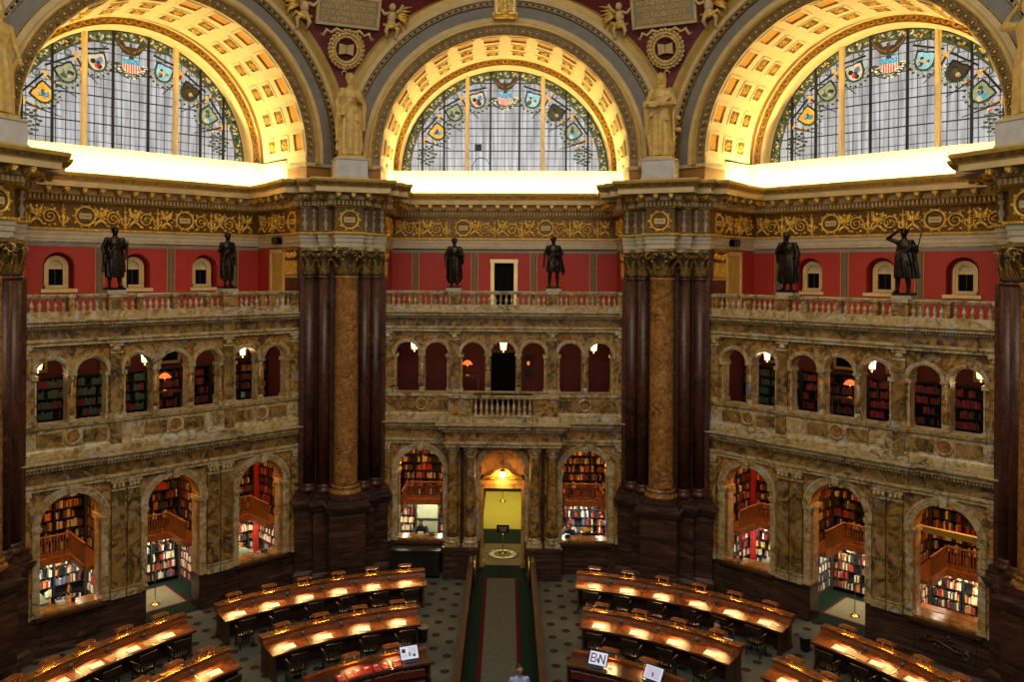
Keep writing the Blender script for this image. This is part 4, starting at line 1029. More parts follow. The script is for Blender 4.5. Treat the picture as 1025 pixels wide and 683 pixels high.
# ============================================================ ALCOVES AND UPPER LOGGIA
BOOKS=[]   # (Mx, x,z, w,h,d, colour, area label key)
PAL={'warm':['red','brown','tan','black','dark red','brown','cream','black'],'white':['white','cream','black','black','red','tan','cream','blue','brown'],'law':['cream','tan','black','red','black','cream','brown'],'blue':['blue','green','blue','white','cream'],
 'redwhite':['red','white','black','dark red','cream','yellow','blue'],'green':['green','green','green','dark red'],'maroon':['dark red','dark red','red','black']}
SHELF_RND=random.Random(11)
def bookcase(Mx,wd,z0,z1,pitch,pal,lab,key,depth=.28,group='bookcases of the alcoves',fill=.9,cham=None,low=False):
    """local: front at y=0 facing -y, books behind it"""
    r=empty('bookcase',Mx@loc(0,0,z0),lab,'bookcase',group)
    h=z1-z0; n=max(1,int(round(h/pitch))); p=h/n
    mb=MB(); mb.box(-wd/2,wd/2,depth,depth+.03,0,h,M['shelf']); mb.build('back_panel',r)
    nb=max(1,int(round(wd/1.0)))
    for k in range(nb+1):
        x=-wd/2+wd*k/nb; mb=MB(); mb.box(x-.025,x+.025,-.01,depth,0,h,M['shelf']); mb.build('upright',r)
    for k in range(n+1):
        mb=MB(); z=p*k; mb.box(-wd/2,wd/2,0,depth,z-.015,z+.015,M['shelf']); mb.build('shelf',r)
    R=SHELF_RND
    for k in range(n):
        for q in range(nb):
            x=-wd/2+wd*q/nb+.04; xe=-wd/2+wd*(q+1)/nb-.04
            tone=R.choice(PAL[pal])
            while x<xe-.04:
                if R.random()<.25: tone=R.choice(PAL[pal])
                if R.random()>fill: x+=R.uniform(.05,.25); continue
                w=R.uniform(.03,.075); hh=p*R.uniform(.5,.8)
                if x+w>xe: break
                c=tone if R.random()<.35 else R.choice(PAL[pal])
                BOOKS.append((Mx,x,z0+p*k+.016,w*.93,hh,min(depth-.005,R.uniform(.16,.22)),c,key)); x+=w
    return r
def lampbox(Mx,sx,sy,power,color,name='alcove_light'): return area(name,Mx,sx,sy,power,color)
def area(name,Mx,sx,sy,power,color,spread=PI):
    l=bpy.data.lights.new(name,'AREA'); l.shape='RECTANGLE'; l.size=sx; l.size_y=sy; l.energy=power; l.color=color; l.spread=spread
    o=bpy.data.objects.new(name,l); COL.objects.link(o); o.matrix_world=Mx; return o
ALC=[(-4.75,-1.75),(-1.55,1.55),(1.75,4.75)]
AN={(-1,0):'leftmost arch',(-1,1):'left bay doorway arch',(-1,2):'left bay inner arch',(0,0):'arch left of middle doorway',(0,2):'arch right of middle doorway',
 (1,0):'right bay inner arch',(1,1):'right bay doorway arch',(1,2):'rightmost arch'}
LP={(-1,0):'white',(-1,1):'white',(-1,2):'law',(0,0):'law',(0,2):'redwhite',(1,0):'redwhite',(1,1):'law',(1,2):'law'}
for b in (-1,0,1):
    B=BAY(b)
    mb=MB(); DW=M['darkwall']
    # partitions, ceiling, rear wall
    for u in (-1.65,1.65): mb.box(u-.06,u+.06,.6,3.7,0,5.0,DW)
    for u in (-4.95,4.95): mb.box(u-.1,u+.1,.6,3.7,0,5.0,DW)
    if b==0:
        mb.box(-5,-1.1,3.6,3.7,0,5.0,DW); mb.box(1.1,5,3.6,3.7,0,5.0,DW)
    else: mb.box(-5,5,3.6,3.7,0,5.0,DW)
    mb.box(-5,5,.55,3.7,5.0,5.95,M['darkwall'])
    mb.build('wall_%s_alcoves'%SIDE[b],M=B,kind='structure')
    mb=MB(); mb.box(-4.9,(-1.2 if b==0 else 4.9),.02,3.6,.0,.01,M['greencarpet'])
    if b==0: mb.box(1.2,4.9,.02,3.6,.0,.01,M['greencarpet'])
    mb.build('floor_%s_alcoves'%SIDE[b],M=B,kind='structure')
    if b!=0:
        s_=1
        # door rug with red border
        rg=empty('doorway_rug',B@loc(0,1.95,.012),'beige rug with red border inside the doorway archway of the %s bay'%NAMEB[b],'rug','rugs of the side doorways')
        m2=MB(); m2.box(-1.05,1.05,-1.15,1.1,0,.006,M['greencarpet']); m2.build('surround',rg)
        m2=MB(); m2.box(-.95,.95,-1.05,1.0,.006,.012,M['redborder']); m2.build('border',rg)
        m2=MB(); m2.box(-.86,.86,-.96,.91,.012,.018,M['matgrey']); m2.build('field',rg)
    for k,(ua,ub) in enumerate(ALC):
        if b==0 and k==1: continue
        nm=AN[(b,k)]; key=(b,k); lp=LP[key]
        if b==1 and k==1: lpl='blue'
        else: lpl=lp
        uc=(ua+ub)/2; wd=ub-ua
        # lower level
        bookcase(B@loc(uc,3.2),wd-.1,.18,1.86,.36,lp,'brightly lit bookcase on rear wall under balcony, '+nm,key+('low',),group=None)
        bookcase(B@loc(ua+.0,2.1,0,PI/2),2.1,.18,1.86,.36,lpl,'lower bookcase on left side wall, '+nm,key+('low',),group=None,depth=.06)
        bookcase(B@loc(ub-.0,2.1,0,-PI/2),2.1,.18,1.86,.36,lp,'lower bookcase on right side wall, '+nm,key+('low',),group=None,depth=.06)
        # upper level
        bookcase(B@loc(uc,3.2),wd-.1,2.06,4.85,.36,'warm','dim bookcase on rear wall above balcony, '+nm,key+('up',),group=None)
        bookcase(B@loc(ua,2.1,0,PI/2),2.1,2.06,4.85,.36,'warm','dim upper bookcase on left side wall, '+nm,key+('up',),group=None,depth=.06)
        bookcase(B@loc(ub,2.1,0,-PI/2),2.1,2.06,4.85,.36,'warm','dim upper bookcase on right side wall, '+nm,key+('up',),group=None,depth=.06)
        mb=MB(); 
        for x in (ua+.02,ub-.02): mb.box(x-.03,x+.03,3.14,3.2,0,5,DW)
        if (b,k) in ((-1,2),(1,0)):
            x=4.62 if b<0 else -4.62; mb.box(x-.09,x+.09,3.05,3.2,0,5,M['redpil'])
        mb.build('wall_%s_alcove_upright'%SIDE[b],M=B,kind='structure')
        # balcony, U shaped
        r=empty('book_balcony',B@loc(uc,0,0),'brown wooden U-shaped balcony with railing, '+nm,'balcony')
        h=wd/2; e=.72
        mb=MB(); mb.box(-h,h,3.2-e,3.2,1.9,2.03,M['woodback']); mb.box(-h,-h+e,1.0,3.2-e,1.9,2.03,M['woodback']); mb.box(h-e,h,1.0,3.2-e,1.9,2.03,M['woodback']); mb.build('deck',r)
        path=[(-h+e,1.0),(-h+e,3.2-e),(h-e,3.2-e),(h-e,1.0)]
        mb=MB(); mb.sweep(path,[(.02,1.86),(.05,1.88),(.05,2.1),(.02,2.12),(-.02,2.12)],M['woodback']); mb.build('fascia',r)
        mb=MB(); mb.tube([(x,y,2.8) for x,y in path],.035,M['woodback'],6); mb.build('handrail',r)
        sp=[]
        for i in range(3):
            a,c=Vector(path[i]),Vector(path[i+1]); n=max(2,int((c-a).length/.11))
            for q in range(n): sp.append(a+(c-a)*(q+.5)/n)
        for q in sp[:96]:
            pass
        mb=MB()
        for i in range(3):
            a,c=Vector(path[i]),Vector(path[i+1]); n=max(2,int((c-a).length/.09))
            for q in range(n): p_=a+(c-a)*(q+.5)/n; mb.box(p_.x-.014,p_.x+.014,p_.y-.014,p_.y+.014,2.1,2.78,M['woodback'])
        mb.build('spindles',r)
        # lighting: assumed white tubes under the balcony, assumed warm lamp above
        T=Matrix.Translation
        area('under_balcony_light',B@T((uc,2.42,1.82))@Matrix.Rotation(math.radians(38),4,'X'),wd-.9,.1,62,(1,.88,.64))
        for s in (-1,1): area('under_balcony_light',B@T((uc+s*(h-.78),1.8,1.82))@Matrix.Rotation(-s*math.radians(38),4,'Y'),.1,1.4,22,(1,.88,.64))
        area('alcove_light',B@T((uc,1.3,4.9))@Matrix.Rotation(math.radians(12),4,'X'),1.3,.9,72,(1,.47,.11))
# items on the reading sills and desks inside alcoves
def slabthing(name,Mx,lab,cat,parts,group=None):
    r=empty(name,Mx,lab,cat,group)
    for pn,fn in parts: mb=MB(); fn(mb); mb.build(pn,r)
    return r
T=Matrix.Translation
slabthing('reading_table',BAY(-1)@loc(-3.9,1.9),'grey green study table inside the leftmost archway of the left bay','table',
 [('tabletop',lambda m:m.box(-.7,.5,-.5,.5,.98,1.04,M['shelfgreen'])),('upper_shelf',lambda m:m.box(-.7,.3,.1,.5,1.35,1.4,M['shelfgreen'])),('cabinet_body',lambda m:m.box(-.65,.25,.12,.5,1.04,1.35,M['redpil'])),('base_cabinet',lambda m:m.box(-.65,.45,-.45,.45,0,.98,M['shelf']))])
slabthing('reading_table',BAY(-1)@loc(3.0,1.7),'green topped table inside the archway nearest the left column','table',[('tabletop',lambda m:m.box(-.6,.6,-.4,.4,.95,1.0,M['shelfgreen'])),('base_cabinet',lambda m:m.box(-.55,.55,-.35,.35,0,.95,M['shelf']))])
slabthing('reading_table',BAY(1)@loc(-2.9,1.7),'green topped table inside the archway nearest the right column','table',[('tabletop',lambda m:m.box(-.5,.6,-.4,.4,.95,1.0,M['shelfgreen'])),('base_cabinet',lambda m:m.box(-.45,.55,-.35,.35,0,.95,M['shelf']))])
slabthing('notice_board',BAY(0)@loc(-3.2,3.1),'tall grey green two-panel board in the archway left of the doorway','board',[('frame',lambda m:m.box(-.52,.52,-.02,.06,.15,1.85,M['shelf'])),('upper_panel',lambda m:m.box(-.44,.44,-.05,0,1.1,1.78,M['boardgreen'])),('lower_panel',lambda m:m.box(-.44,.44,-.05,0,.3,.98,M['boardgreen']))])
slabthing('service_counter',BAY(0)@loc(-3.28,-.35),'black low counter below the arch left of the middle doorway','counter',[('top',lambda m:m.box(-.95,.95,-.45,.1,1.0,1.06,M['shelf'])),('body',lambda m:m.box(-.9,.9,-.4,.1,.1,1.0,M['shelf'])),('kick_board',lambda m:m.box(-.9,.9,-.35,.1,0,.1,M['black']))])
slabthing('cross_beam',BAY(1)@loc(3.2,.7),'pale wooden beam across the upper part of the rightmost archway','beam',[('beam_body',lambda m:m.box(-1.1,1.1,0,.16,3.62,3.8,M['goldpaint'])),('brackets',lambda m:(m.box(-1.1,-.95,0,.14,3.4,3.62,M['goldpaint'])))])
slabthing('counter_top',BAY(1)@loc(3.18,.75),'wooden reading ledge inside the rightmost archway','ledge',[('board',lambda m:m.box(-1.0,1.0,0,.45,1.2,1.24,M['woodback'])),('apron',lambda m:m.box(-1.0,1.0,.4,.45,1.0,1.2,M['wood']))])
# small clutter on window sills
CL=[(-1,-3.35,'white box on the sill of the leftmost archway','paper'),(-1,-3.0,'dark cup on the sill of the leftmost archway','canblack'),(-1,3.5,'small grey box on the sill nearest the left column','greygad'),(0,-3.2,'small white box on the sill left of the doorway','paper'),(0,-2.75,'blue grey tray on the sill left of the doorway','greygad'),
 (1,-3.85,'pale grey cup on the sill nearest the right column','greygad'),(1,-3.6,'dark round tin on the sill nearest the right column','canblack'),(0,2.55,'dark box on the sill right of the doorway','canblack')]
for b,u,lab,mt in CL:
    mb=MB(); 
    if 'cup' in lab or 'tin' in lab: mb.lathe([(.05,0),(.055,.01),(.06,.12),(.05,.125)],0,0,M[mt],12)
    else: mb.box(-.11,.11,-.07,.07,0,.1,M[mt]); mb.box(-.1,.1,-.06,.06,.1,.11,M[mt])
    mb.build('cup' if 'cup' in lab else ('tin' if 'tin' in lab else ('tray' if 'tray' in lab else 'storage_box')),M=BAY(b)@loc(u,.35,1.29),label=lab,cat='container')
# wall sconces beside arches of the middle bay
for u,t in ((-4.0,'left of'),( -2.36,'right of')): pass
def sconce(b,u,lab):
    r=empty('wall_sconce',BAY(b)@loc(u,.75,4.0),lab,'lamp','warm sconces in the alcoves')
    mb=MB(); mb.box(-.03,.03,0,.1,-.1,.1,M['brass']); mb.build('bracket',r); mb=MB(); mb.lathe([(.03,-.05),(.07,0),(.05,.12),(.02,.14)],0,-.02,M['sconceglow'],10); mb.build('glass_shade',r)
M['sconceglow']=plain('amber lamp glass',(1,.6,.2),.4,emit=(1,.42,.08),es=3,var=0)
for u,t in ((-4.1,'at the left edge of the archway left of the doorway'),(-2.2,'at the right edge of the archway left of the doorway'),(2.2,'at the left edge of the archway right of the doorway'),(4.1,'at the right edge of the archway right of the doorway')): sconce(0,u,'small amber sconce '+t)
# ---------------- middle corridor
mb=MB(); OS=M['siena_orangelit']
def cwall(): pass
mb.box(-1.12,-.74,.62,.8,0,3.6,OS); mb.box(.74,1.12,.62,.8,0,3.6,OS)
mb.box(-1.12,1.12,.62,.8,3.1,5,OS); mb.box(-1.0,1.0,.54,.62,3.1,3.26,OS); mb.box(-1.05,1.05,.5,.64,3.26,3.42,OS)
for s in (-1,1):
    mb.box(s*.74,s*.86,.5,.64,0,3.1,OS); mb.box(s*.72,s*.9,.46,.66,0,.25,OS)
    mb.tube([(s*.75,.55,3.5),(s*.45,.52,3.62),(s*.2,.5,3.85),(0,.5,3.95)],[.05,.06,.05,.05],M['gold'],6)
    mb.tube([(s*.6,.55,3.5),(s*.35,.52,3.55),(s*.3,.52,3.72)],[.04,.05,.03],M['gold'],6)
mb.tube([(-.8,.55,3.48),(.8,.55,3.48)],.04,M['gold'],6); mb.ell((0,.52,4.0),(.1,.06,.13),M['gold'],8,6)
mb.build('door_4',M=BAY(0),kind='structure',label='veined stone doorcase with orange light in its colour and carved pediment inside the middle archway')
mb=MB()
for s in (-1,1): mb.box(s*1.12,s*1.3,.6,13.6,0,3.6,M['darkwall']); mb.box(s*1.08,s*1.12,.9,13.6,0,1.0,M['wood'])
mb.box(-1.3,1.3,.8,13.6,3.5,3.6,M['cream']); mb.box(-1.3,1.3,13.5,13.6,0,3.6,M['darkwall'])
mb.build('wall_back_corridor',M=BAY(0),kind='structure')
area('corridor_light',T((0,23.5,3.4)),1.2,6,240,(1,.78,.3)); area('corridor_light',T((0,17.3,3.4)),1.2,2.2,9,(1,.62,.25)); area('corridor_light',T((0,27.8,3.3)),1.4,.8,40,(1,.8,.4))
area('tympanum_light',BAY(0)@T((0,.15,3.5))@Matrix.Rotation(math.radians(100),4,'X'),.5,.3,20,(1,.5,.12))
slabthing('display_case',loc(0,28.2),'pale display case at the far end of the corridor','display case',[('body',lambda m:m.box(-.75,.75,0,.5,0,.75,M['greencarpet'])),('top_case',lambda m:m.box(-.7,.7,0,.45,.75,1.15,M['cream'])),('left_globe',lambda m:m.ell((-.72,-.1,.95),(.13,.13,.16),M['brass'],10,6)),('right_globe',lambda m:m.ell((.72,-.1,.95),(.13,.13,.16),M['brass'],10,6))])
slabthing('corridor_rug',T((0,23.7,.013)),'bright yellow green rug on the corridor floor beyond the doorway','rug',[('border',lambda m:m.box(-1.0,1.0,-3.12,3.12,0,.006,M['redborder'])),('field',lambda m:m.box(-.92,.92,-3.04,3.04,.006,.012,M['yellowrug']))])
def medal(m):
    n=28
    m.tube([(.62*math.cos(t),.62*math.sin(t),.016) for t in [2*PI*i/n for i in range(n)]],.03,M['shelf'],4,closed=True)
    m.lathe([(.56,.012),(.56,.018),(.02,.02)],0,0,M['wood'],28,smooth=False)
    m.lathe([(.36,.018),(.36,.022),(.02,.024)],0,0,M['matbeige'],28,smooth=False)
    for i in range(14):
        a=2*PI*i/14; m.ell((.46*math.cos(a),.46*math.sin(a),.02),(.05,.05,.008),M['goldpaint'],6,4)
slabthing('medallion_mat',T((.02,17.45,.013)),'beige mat with a dark round medallion in the middle doorway','rug',[('border',lambda m:m.box(-.88,.88,-1.32,1.32,0,.006,M['redborder'])),('field',lambda m:m.box(-.8,.8,-1.24,1.24,.006,.012,M['matbeige'])),('medallion',medal)])
slabthing('aisle_runner',T((-.03,9,.013)),'long grey beige runner with dark red edges down the central aisle','rug',[('border',lambda m:m.box(-.64,.64,-9,5.95,0,.006,M['redborder'])),('field',lambda m:m.box(-.52,.52,-9,5.83,.006,.012,M['runner']))])
def signstand(Mx,lab,h=1.15,sgn=True):
    parts=[('base',lambda m:m.lathe([(.17,0),(.17,.015),(.12,.04),(.03,.07),(.015,.12)],0,0,M['brass'],18)),('pole',lambda m:m.tube([(0,0,.05),(0,0,h-(.3 if sgn else 0))],.014,M['brass'] if sgn else M['wood'],8))]
    if sgn:
        parts.append(('sign_board',lambda m:m.box(-.26,.26,-.015,.015,h-.34,h,M['canblack'])))
        def tx(m):
            for k in range(3): m.box(-.17+.03*k,.17-.03*k,-.019,-.015,h-.12-.07*k,h-.1-.07*k,M['greystone'])
        parts[-1]=('sign_board',lambda m:(m.box(-.26,.26,-.015,.015,h-.34,h,M['canblack']),tx(m)))
    else: parts.append(('finial',lambda m:m.ell((0,0,h+.02),(.03,.03,.035),M['brass'],8,6)))
    slabthing('sign_stand' if sgn else 'rope_post',Mx,lab,'sign' if sgn else 'post',parts)
signstand(T((0.02,17.6,.03)),'black sign on a brass pole standing on the medallion mat'); signstand(T((-.02,24.97,.03)),'black sign on a brass pole standing on the yellow rug')
signstand(BAY(-1)@loc(-.05,1.42,.03),'brass footed post on the rug in the left doorway archway',1.1,False); signstand(BAY(1)@loc(-.02,1.48,.03),'brass footed post on the rug in the right doorway archway',1.1,False)
# hanging lanterns
def lantern(Mx,lab,drop,sc=1.0,pw=8):
    r=empty('hanging_lantern',Mx,lab,'lantern','glowing lanterns')
    mb=MB(); mb.lathe([(.03,.17),(.1,.13),(.12,.1)],0,0,M['brass'],8,smooth=False); mb.lathe([(.09,-.15),(.06,-.18),(.015,-.24)],0,0,M['brass'],8)
    for k in range(6): a=k*PI/3; mb.tube([(.12*math.cos(a),.12*math.sin(a),.1),(.09*math.cos(a),.09*math.sin(a),-.15)],.01,M['brass'],4)
    cg=mb.build('cage',r); mb=MB(); mb.lathe([(.11,.1),(.085,-.15)],0,0,M['lantern'],6,smooth=False); mb.build('glass',cg)
    mb=MB(); mb.tube([(0,0,.17),(0,0,drop)],.008,M['brass'],5); mb.build('chain',r)
    l=bpy.data.lights.new('lantern_bulb','POINT'); l.energy=pw; l.color=(1,.62,.25); l.shadow_soft_size=.1
    o=bpy.data.objects.new('lantern_bulb',l); COL.objects.link(o); o.matrix_world=Mx@T((0,0,-.35)); return r
lantern(BAY(0)@loc(0,.3,3.75),'hexagonal lantern hanging in the middle doorway arch',.95,pw=14)
LN=[(0,-3.6,'left pair of arches of the middle bay loggia'),(0,0,'central arch of the middle bay loggia'),(0,3.63,'right pair of arches of the middle bay loggia'),(-1,-3.79,'outermost arch of the left bay loggia'),(-1,-.49,'middle group of arches of the left bay loggia'),(-1,3.09,'inner pair of arches of the left bay loggia'),(1,-3.14,'inner pair of arches of the right bay loggia'),(1,3.75,'outermost arch of the right bay loggia'),(1,.56,'middle group of arches of the right bay loggia')]
for b,u,t in LN: lantern(BAY(b)@loc(u,1.3,8.66)@Matrix.Scale(1.2,4),'small bright lantern hanging behind the '+t,.45,pw=4)
# ---------------- loggia rooms behind the upper arcade
for b in (-1,0,1):
    B=BAY(b); mb=MB(); RR=M['redroom'] if b==0 else M['darkwall']
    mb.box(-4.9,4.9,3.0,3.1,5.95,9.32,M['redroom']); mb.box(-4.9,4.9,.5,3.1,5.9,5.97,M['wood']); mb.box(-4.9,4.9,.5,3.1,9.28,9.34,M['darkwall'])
    for s in (-1,1): mb.box(s*4.72,s*4.9,.5,3.1,5.95,9.32,M['redroom'])
    mb.build('wall_%s_loggia'%SIDE[b],M=B,kind='structure')
    if b==0:
        mb=MB(); mb.box(-.62,-.52,2.9,3.0,5.97,8.3,M['wood']); mb.box(.52,.62,2.9,3.0,5.97,8.3,M['wood']); mb.box(-.62,.62,2.9,3.0,8.2,8.3,M['wood']); d=mb.build('door_5',M=B,kind='structure')
        m2=MB(); m2.box(-.52,.52,2.95,3.0,5.97,8.2,M['black']); m2.build('door_leaf',d)
    else:
        for k,u in enumerate((-3.6,-.9,.9,3.6)):
            mb=MB(); 
            for x0,x1,z0,z1 in ((u-.5,u+.5,8.18,8.28),(u-.5,u+.5,9.1,9.2),(u-.5,u-.42,8.2,9.2),(u+.42,u+.5,8.2,9.2)): mb.box(x0,x1,2.9,3.0,z0,z1,M['goldpaint'])
            d=mb.build('window_%d'%(30+4*(b+1)+k),M=B,kind='structure'); m2=MB(); m2.box(u-.42,u+.42,2.97,3.0,8.28,9.1,M['darkwin']) if 'darkwin' in M else m2.box(u-.42,u+.42,2.97,3.0,8.28,9.1,M['black']); m2.build('pane',d)
        pals={-1:('green','green','maroon','warm'),1:('green','maroon','maroon','maroon')}[b]
        for k,u in enumerate((-3.55,-1.18,1.18,3.55)):
            bookcase(B@loc(u,2.4),2.3,6.0,8.05,.34,pals[k],'case of %s bound volumes in %s bay loggia, %s'%({'green':'green','maroon':'maroon','warm':'mixed'}[pals[k]],NAMEB[b],('farthest left','second from the left','second from the right','farthest right')[k]),(b,k,'loggia'),group=None)
    area('loggia_light',B@T((0,1.5,9.2)),8,.6,34,(1,.6,.28))
def tlamp(b,u,w,z,lab):
    slabthing('desk_lamp',BAY(b)@loc(u,w,z),lab,'lamp',[('base',lambda m:m.lathe([(.1,0),(.1,.02),(.02,.05)],0,0,M['brass'],12)),('stem',lambda m:m.tube([(0,0,.03),(0,0,.5)],.012,M['brass'],6)),('shade',lambda m:m.lathe([(.03,.62),(.12,.58),(.22,.46),(.2,.45)],0,0,M['orangelamp'],14)),('bulb',lambda m:m.ell((0,0,.46),(.05,.05,.04),M['lampglow'],8,5))])
for b,u,t in ((0,-1.45,'left arch beside the central arch of the middle loggia'),(-1,.23,'middle arches of the left loggia'),(1,-.19,'middle arches of the right loggia')):
    slabthing('side_table',BAY(b)@loc(u,1.3,5.98),'dark table behind the '+t,'table',[('tabletop',lambda m:m.box(-.5,.5,-.3,.3,1.4,1.45,M['wood'])),('legs',lambda m:[m.tube([(x,y,0),(x,y,1.4)],.02,M['wood'],6) for x in (-.45,.45) for y in (-.25,.25)])])
    tlamp(b,u,1.4,7.42,'orange shaded desk lamp behind the '+t)
slabthing('exit_light_box',BAY(0)@loc(1.05,2.85,7.3),'small black panel with a red light inside the middle loggia','panel',[('box',lambda m:m.box(-.14,.14,0,.1,0,.8,M['canblack'])),('red_light',lambda m:m.box(-.05,.05,-.02,0,.4,.55,M['orangelamp']))])
# ============================================================ BOOKS
def bookmesh(c):
    mb=MB(); mt=M['bk_'+c]; n=5
    # unit: x 0..1, y 0..1, z 0..1, rounded spine at y=0
    pts=[(0,.15)]+[(.5-.5*math.cos(PI*i/n),.15-.15*math.sin(PI*i/n)) for i in range(1,n)]+[(1,.15),(1,1),(0,1)]
    mb.poly(pts,0,1,mt); mb.box(.1,.9,.2,.97,.02,1.0,M['paper'])
    me=bpy.data.meshes.new('book_'+c.replace(' ','_')); me.from_pydata(mb.v,[],mb.f)
    for m_ in mb.mats: me.materials.append(m_)
    me.polygons.foreach_set('material_index',mb.m); me.update(); return me
CAMP=Vector((.135,-15.6,11.7))
def seen(P,b,low):
    # does the sight line pass an arch opening of the bay screen?
    Bi=BAY(b).inverted(); q=Bi@P; c=Bi@CAMP
    if q.y<=.6: return False
    t=(0-c.y)/(q.y-c.y); h=c+(q-c)*t
    t2=(.6-c.y)/(q.y-c.y); h2=c+(q-c)*t2
    ops=LOW if low else UP; m=.12
    for a,d in ops:
        sp=SP if low else USP; r=(d-a)/2
        ok=True
        for hh in (h,h2):
            if not(a-m<hh.x<d+m): ok=False;break
            top=sp+math.sqrt(max(0,(r+m)**2-(hh.x-(a+d)/2)**2))
            if hh.z>top or hh.z<(1.0 if low else 6.8): 
                if not (low and a<0<d and hh.z<1.2 and hh.z>0): ok=False;break
        if ok: return True
    return False
cand=[];rest=[]
for bk in BOOKS:
    Mx,x,z,w,h,d,c,key=bk
    P=Mx@Vector((x+w/2,0,z+h/2)); b=key[0]
    vis=seen(P,b,key[2]!='loggia')
    if vis:
        dist=(P-CAMP).length; nrm=(Mx.to_3x3()@Vector((0,-1,0))); f=max(0,nrm.dot((CAMP-P).normalized()))
        cand.append((w*h*f/dist**2*(1.3 if key[2]=='low' else .9 if key[2]=='up' else .5),len(cand),bk))
    else: rest.append(bk)
cand.sort(reverse=True)
BM={c:bookmesh(c) for _,c in [(0,x[1]) for x in BK]}
KEYN={'low':'on the white-lit lower shelves behind the ','up':'on the upper shelves behind the '}
for k,(sc,_,bk) in enumerate(cand[:300]):
    Mx,x,z,w,h,d,c,key=bk
    nm=AN.get((key[0],key[1])) if key[2]!='loggia' else 'upper loggia'
    gl='%s cloth bound books %s%s'%(c,KEYN.get(key[2],'in the '),nm)
    o=link('book',BM[c],None,Mx@loc(x,0.005,z)@Matrix.Diagonal((w,d,h,1)),label='upright %s book %s%s'%(c,KEYN.get(key[2],'in the '),nm),cat='book',group=gl)
mbs={}
def addbook(mb,bk):
    Mx,x,z,w,h,d,c,key=bk
    mb.M=Mx; mb.box(x,x+w,.005,d,z,z+h,M['bk_'+c]); mb.M=None
mb=MB()
for _,_,bk in cand[300:]: addbook(mb,bk)
nn=0
for bk in rest: addbook(mb,bk)
mb.build('shelved_books',label='rows of books filling the shelves of the alcoves and loggias',cat='books',kind='stuff')
print('BOOKS',len(BOOKS),'visible',len(cand))
# ============================================================ READING DESKS
DK=M['desk']
def arcseg(mb,prof,a0,a1,n,mat,caps=True):
    """closed radial profile (r,z) swept over angles a (deg from +Y)"""
    k=len(prof); v=[]
    for i in range(n+1):
        a=math.radians(a0+(a1-a0)*i/n)
        for r,z in prof: v.append((r*math.sin(a),r*math.cos(a),z))
    f=[]
    for i in range(n):
        for q in range(k): f.append((i*k+q,i*k+(q+1)%k,(i+1)*k+(q+1)%k,(i+1)*k+q))
    if caps: f+= [tuple(range(k))[::-1],tuple(range(n*k,n*k+k))]
    mb.add(v,f,mat)
def desk(name,lab,R,a0,a1,seats,group='curved reading desks'):
    """R = radius of front edge"""
    am=(a0+a1)/2; r=empty(name,Matrix.Identity(4),lab,'desk',group)
    n=max(6,int(abs(a1-a0)/1.6))
    mb=MB(); arcseg(mb,[(R,.73),(R,.77),(R+.58,.86),(R+.58,.82)],a0,a1,n,DK); mb.build('desktop',r)
    mb=MB(); arcseg(mb,[(R-.015,.715),(R-.015,.775),(R+.03,.782),(R+.03,.715)],a0,a1,n,M['wood']); mb.build('edge_moulding',r)
    mb=MB(); arcseg(mb,[(R+.56,.83),(R+.60,.93),(R+.63,1.0),(R+.60,1.03),(R+.60,1.06),(R+.92,1.06),(R+.92,1.0),(R+.88,.83)],a0,a1,n,DK); mb.build('rear_ledge',r)
    mb=MB(); arcseg(mb,[(R+.585,1.055),(R+.585,1.085),(R+.625,1.085),(R+.625,1.055)],a0,a1,n,M['brass']); mb.build('brass_rail',r)
    mb=MB(); arcseg(mb,[(R+.62,.0),(R+.62,.85),(R+.86,.85),(R+.86,.0)],a0+.4*(1 if a1>a0 else -1),a1-.4,n,M['wood']); mb.build('rear_cabinet',r)
    mb=MB(); arcseg(mb,[(R+.6,.0),(R+.58,.12),(R+.9,.12),(R+.9,.0)],a0+.3,a1-.3,n,M['wood']); mb.build('plinth',r)
    for a in (a0+.6,a1-.6):
        mb=MB(); mb.M=PIER(a)@loc(0,R+.35); mb.box(-.03,.03,-.3,.3,0,.75,M['wood']); mb.box(-.05,.05,-.33,.5,0,.1,M['wood']); mb.box(-.045,.045,.2,.52,.1,.85,M['wood']); mb.M=None; mb.build('end_panel',r)
    cuts=[(seats[i]+seats[i+1])/2 for i in range(len(seats)-1)]
    for a in cuts:
        mb=MB(); mb.M=PIER(a)@loc(0,R+.3); mb.add([(-.012,-.28,.785),(.012,-.28,.785),(.012,.27,.87),(-.012,.27,.87),(-.012,-.28,.77),(.012,-.28,.77),(.012,.27,.85),(-.012,.27,.85)],[(0,1,2,3),(0,4,5,1),(1,5,6,2),(3,2,6,7),(0,3,7,4)],M['brass']); mb.M=None; mb.build('divider_strip',r)
        mb=MB(); mb.M=PIER(a)@loc(0,R+.55); mb.ell((0,0,.93),(.07,.06,.06),M['greygad'],10,6); mb.M=None; mb.build('outlet_dome',r)
    return r
_lamp=None
PAGES=[]
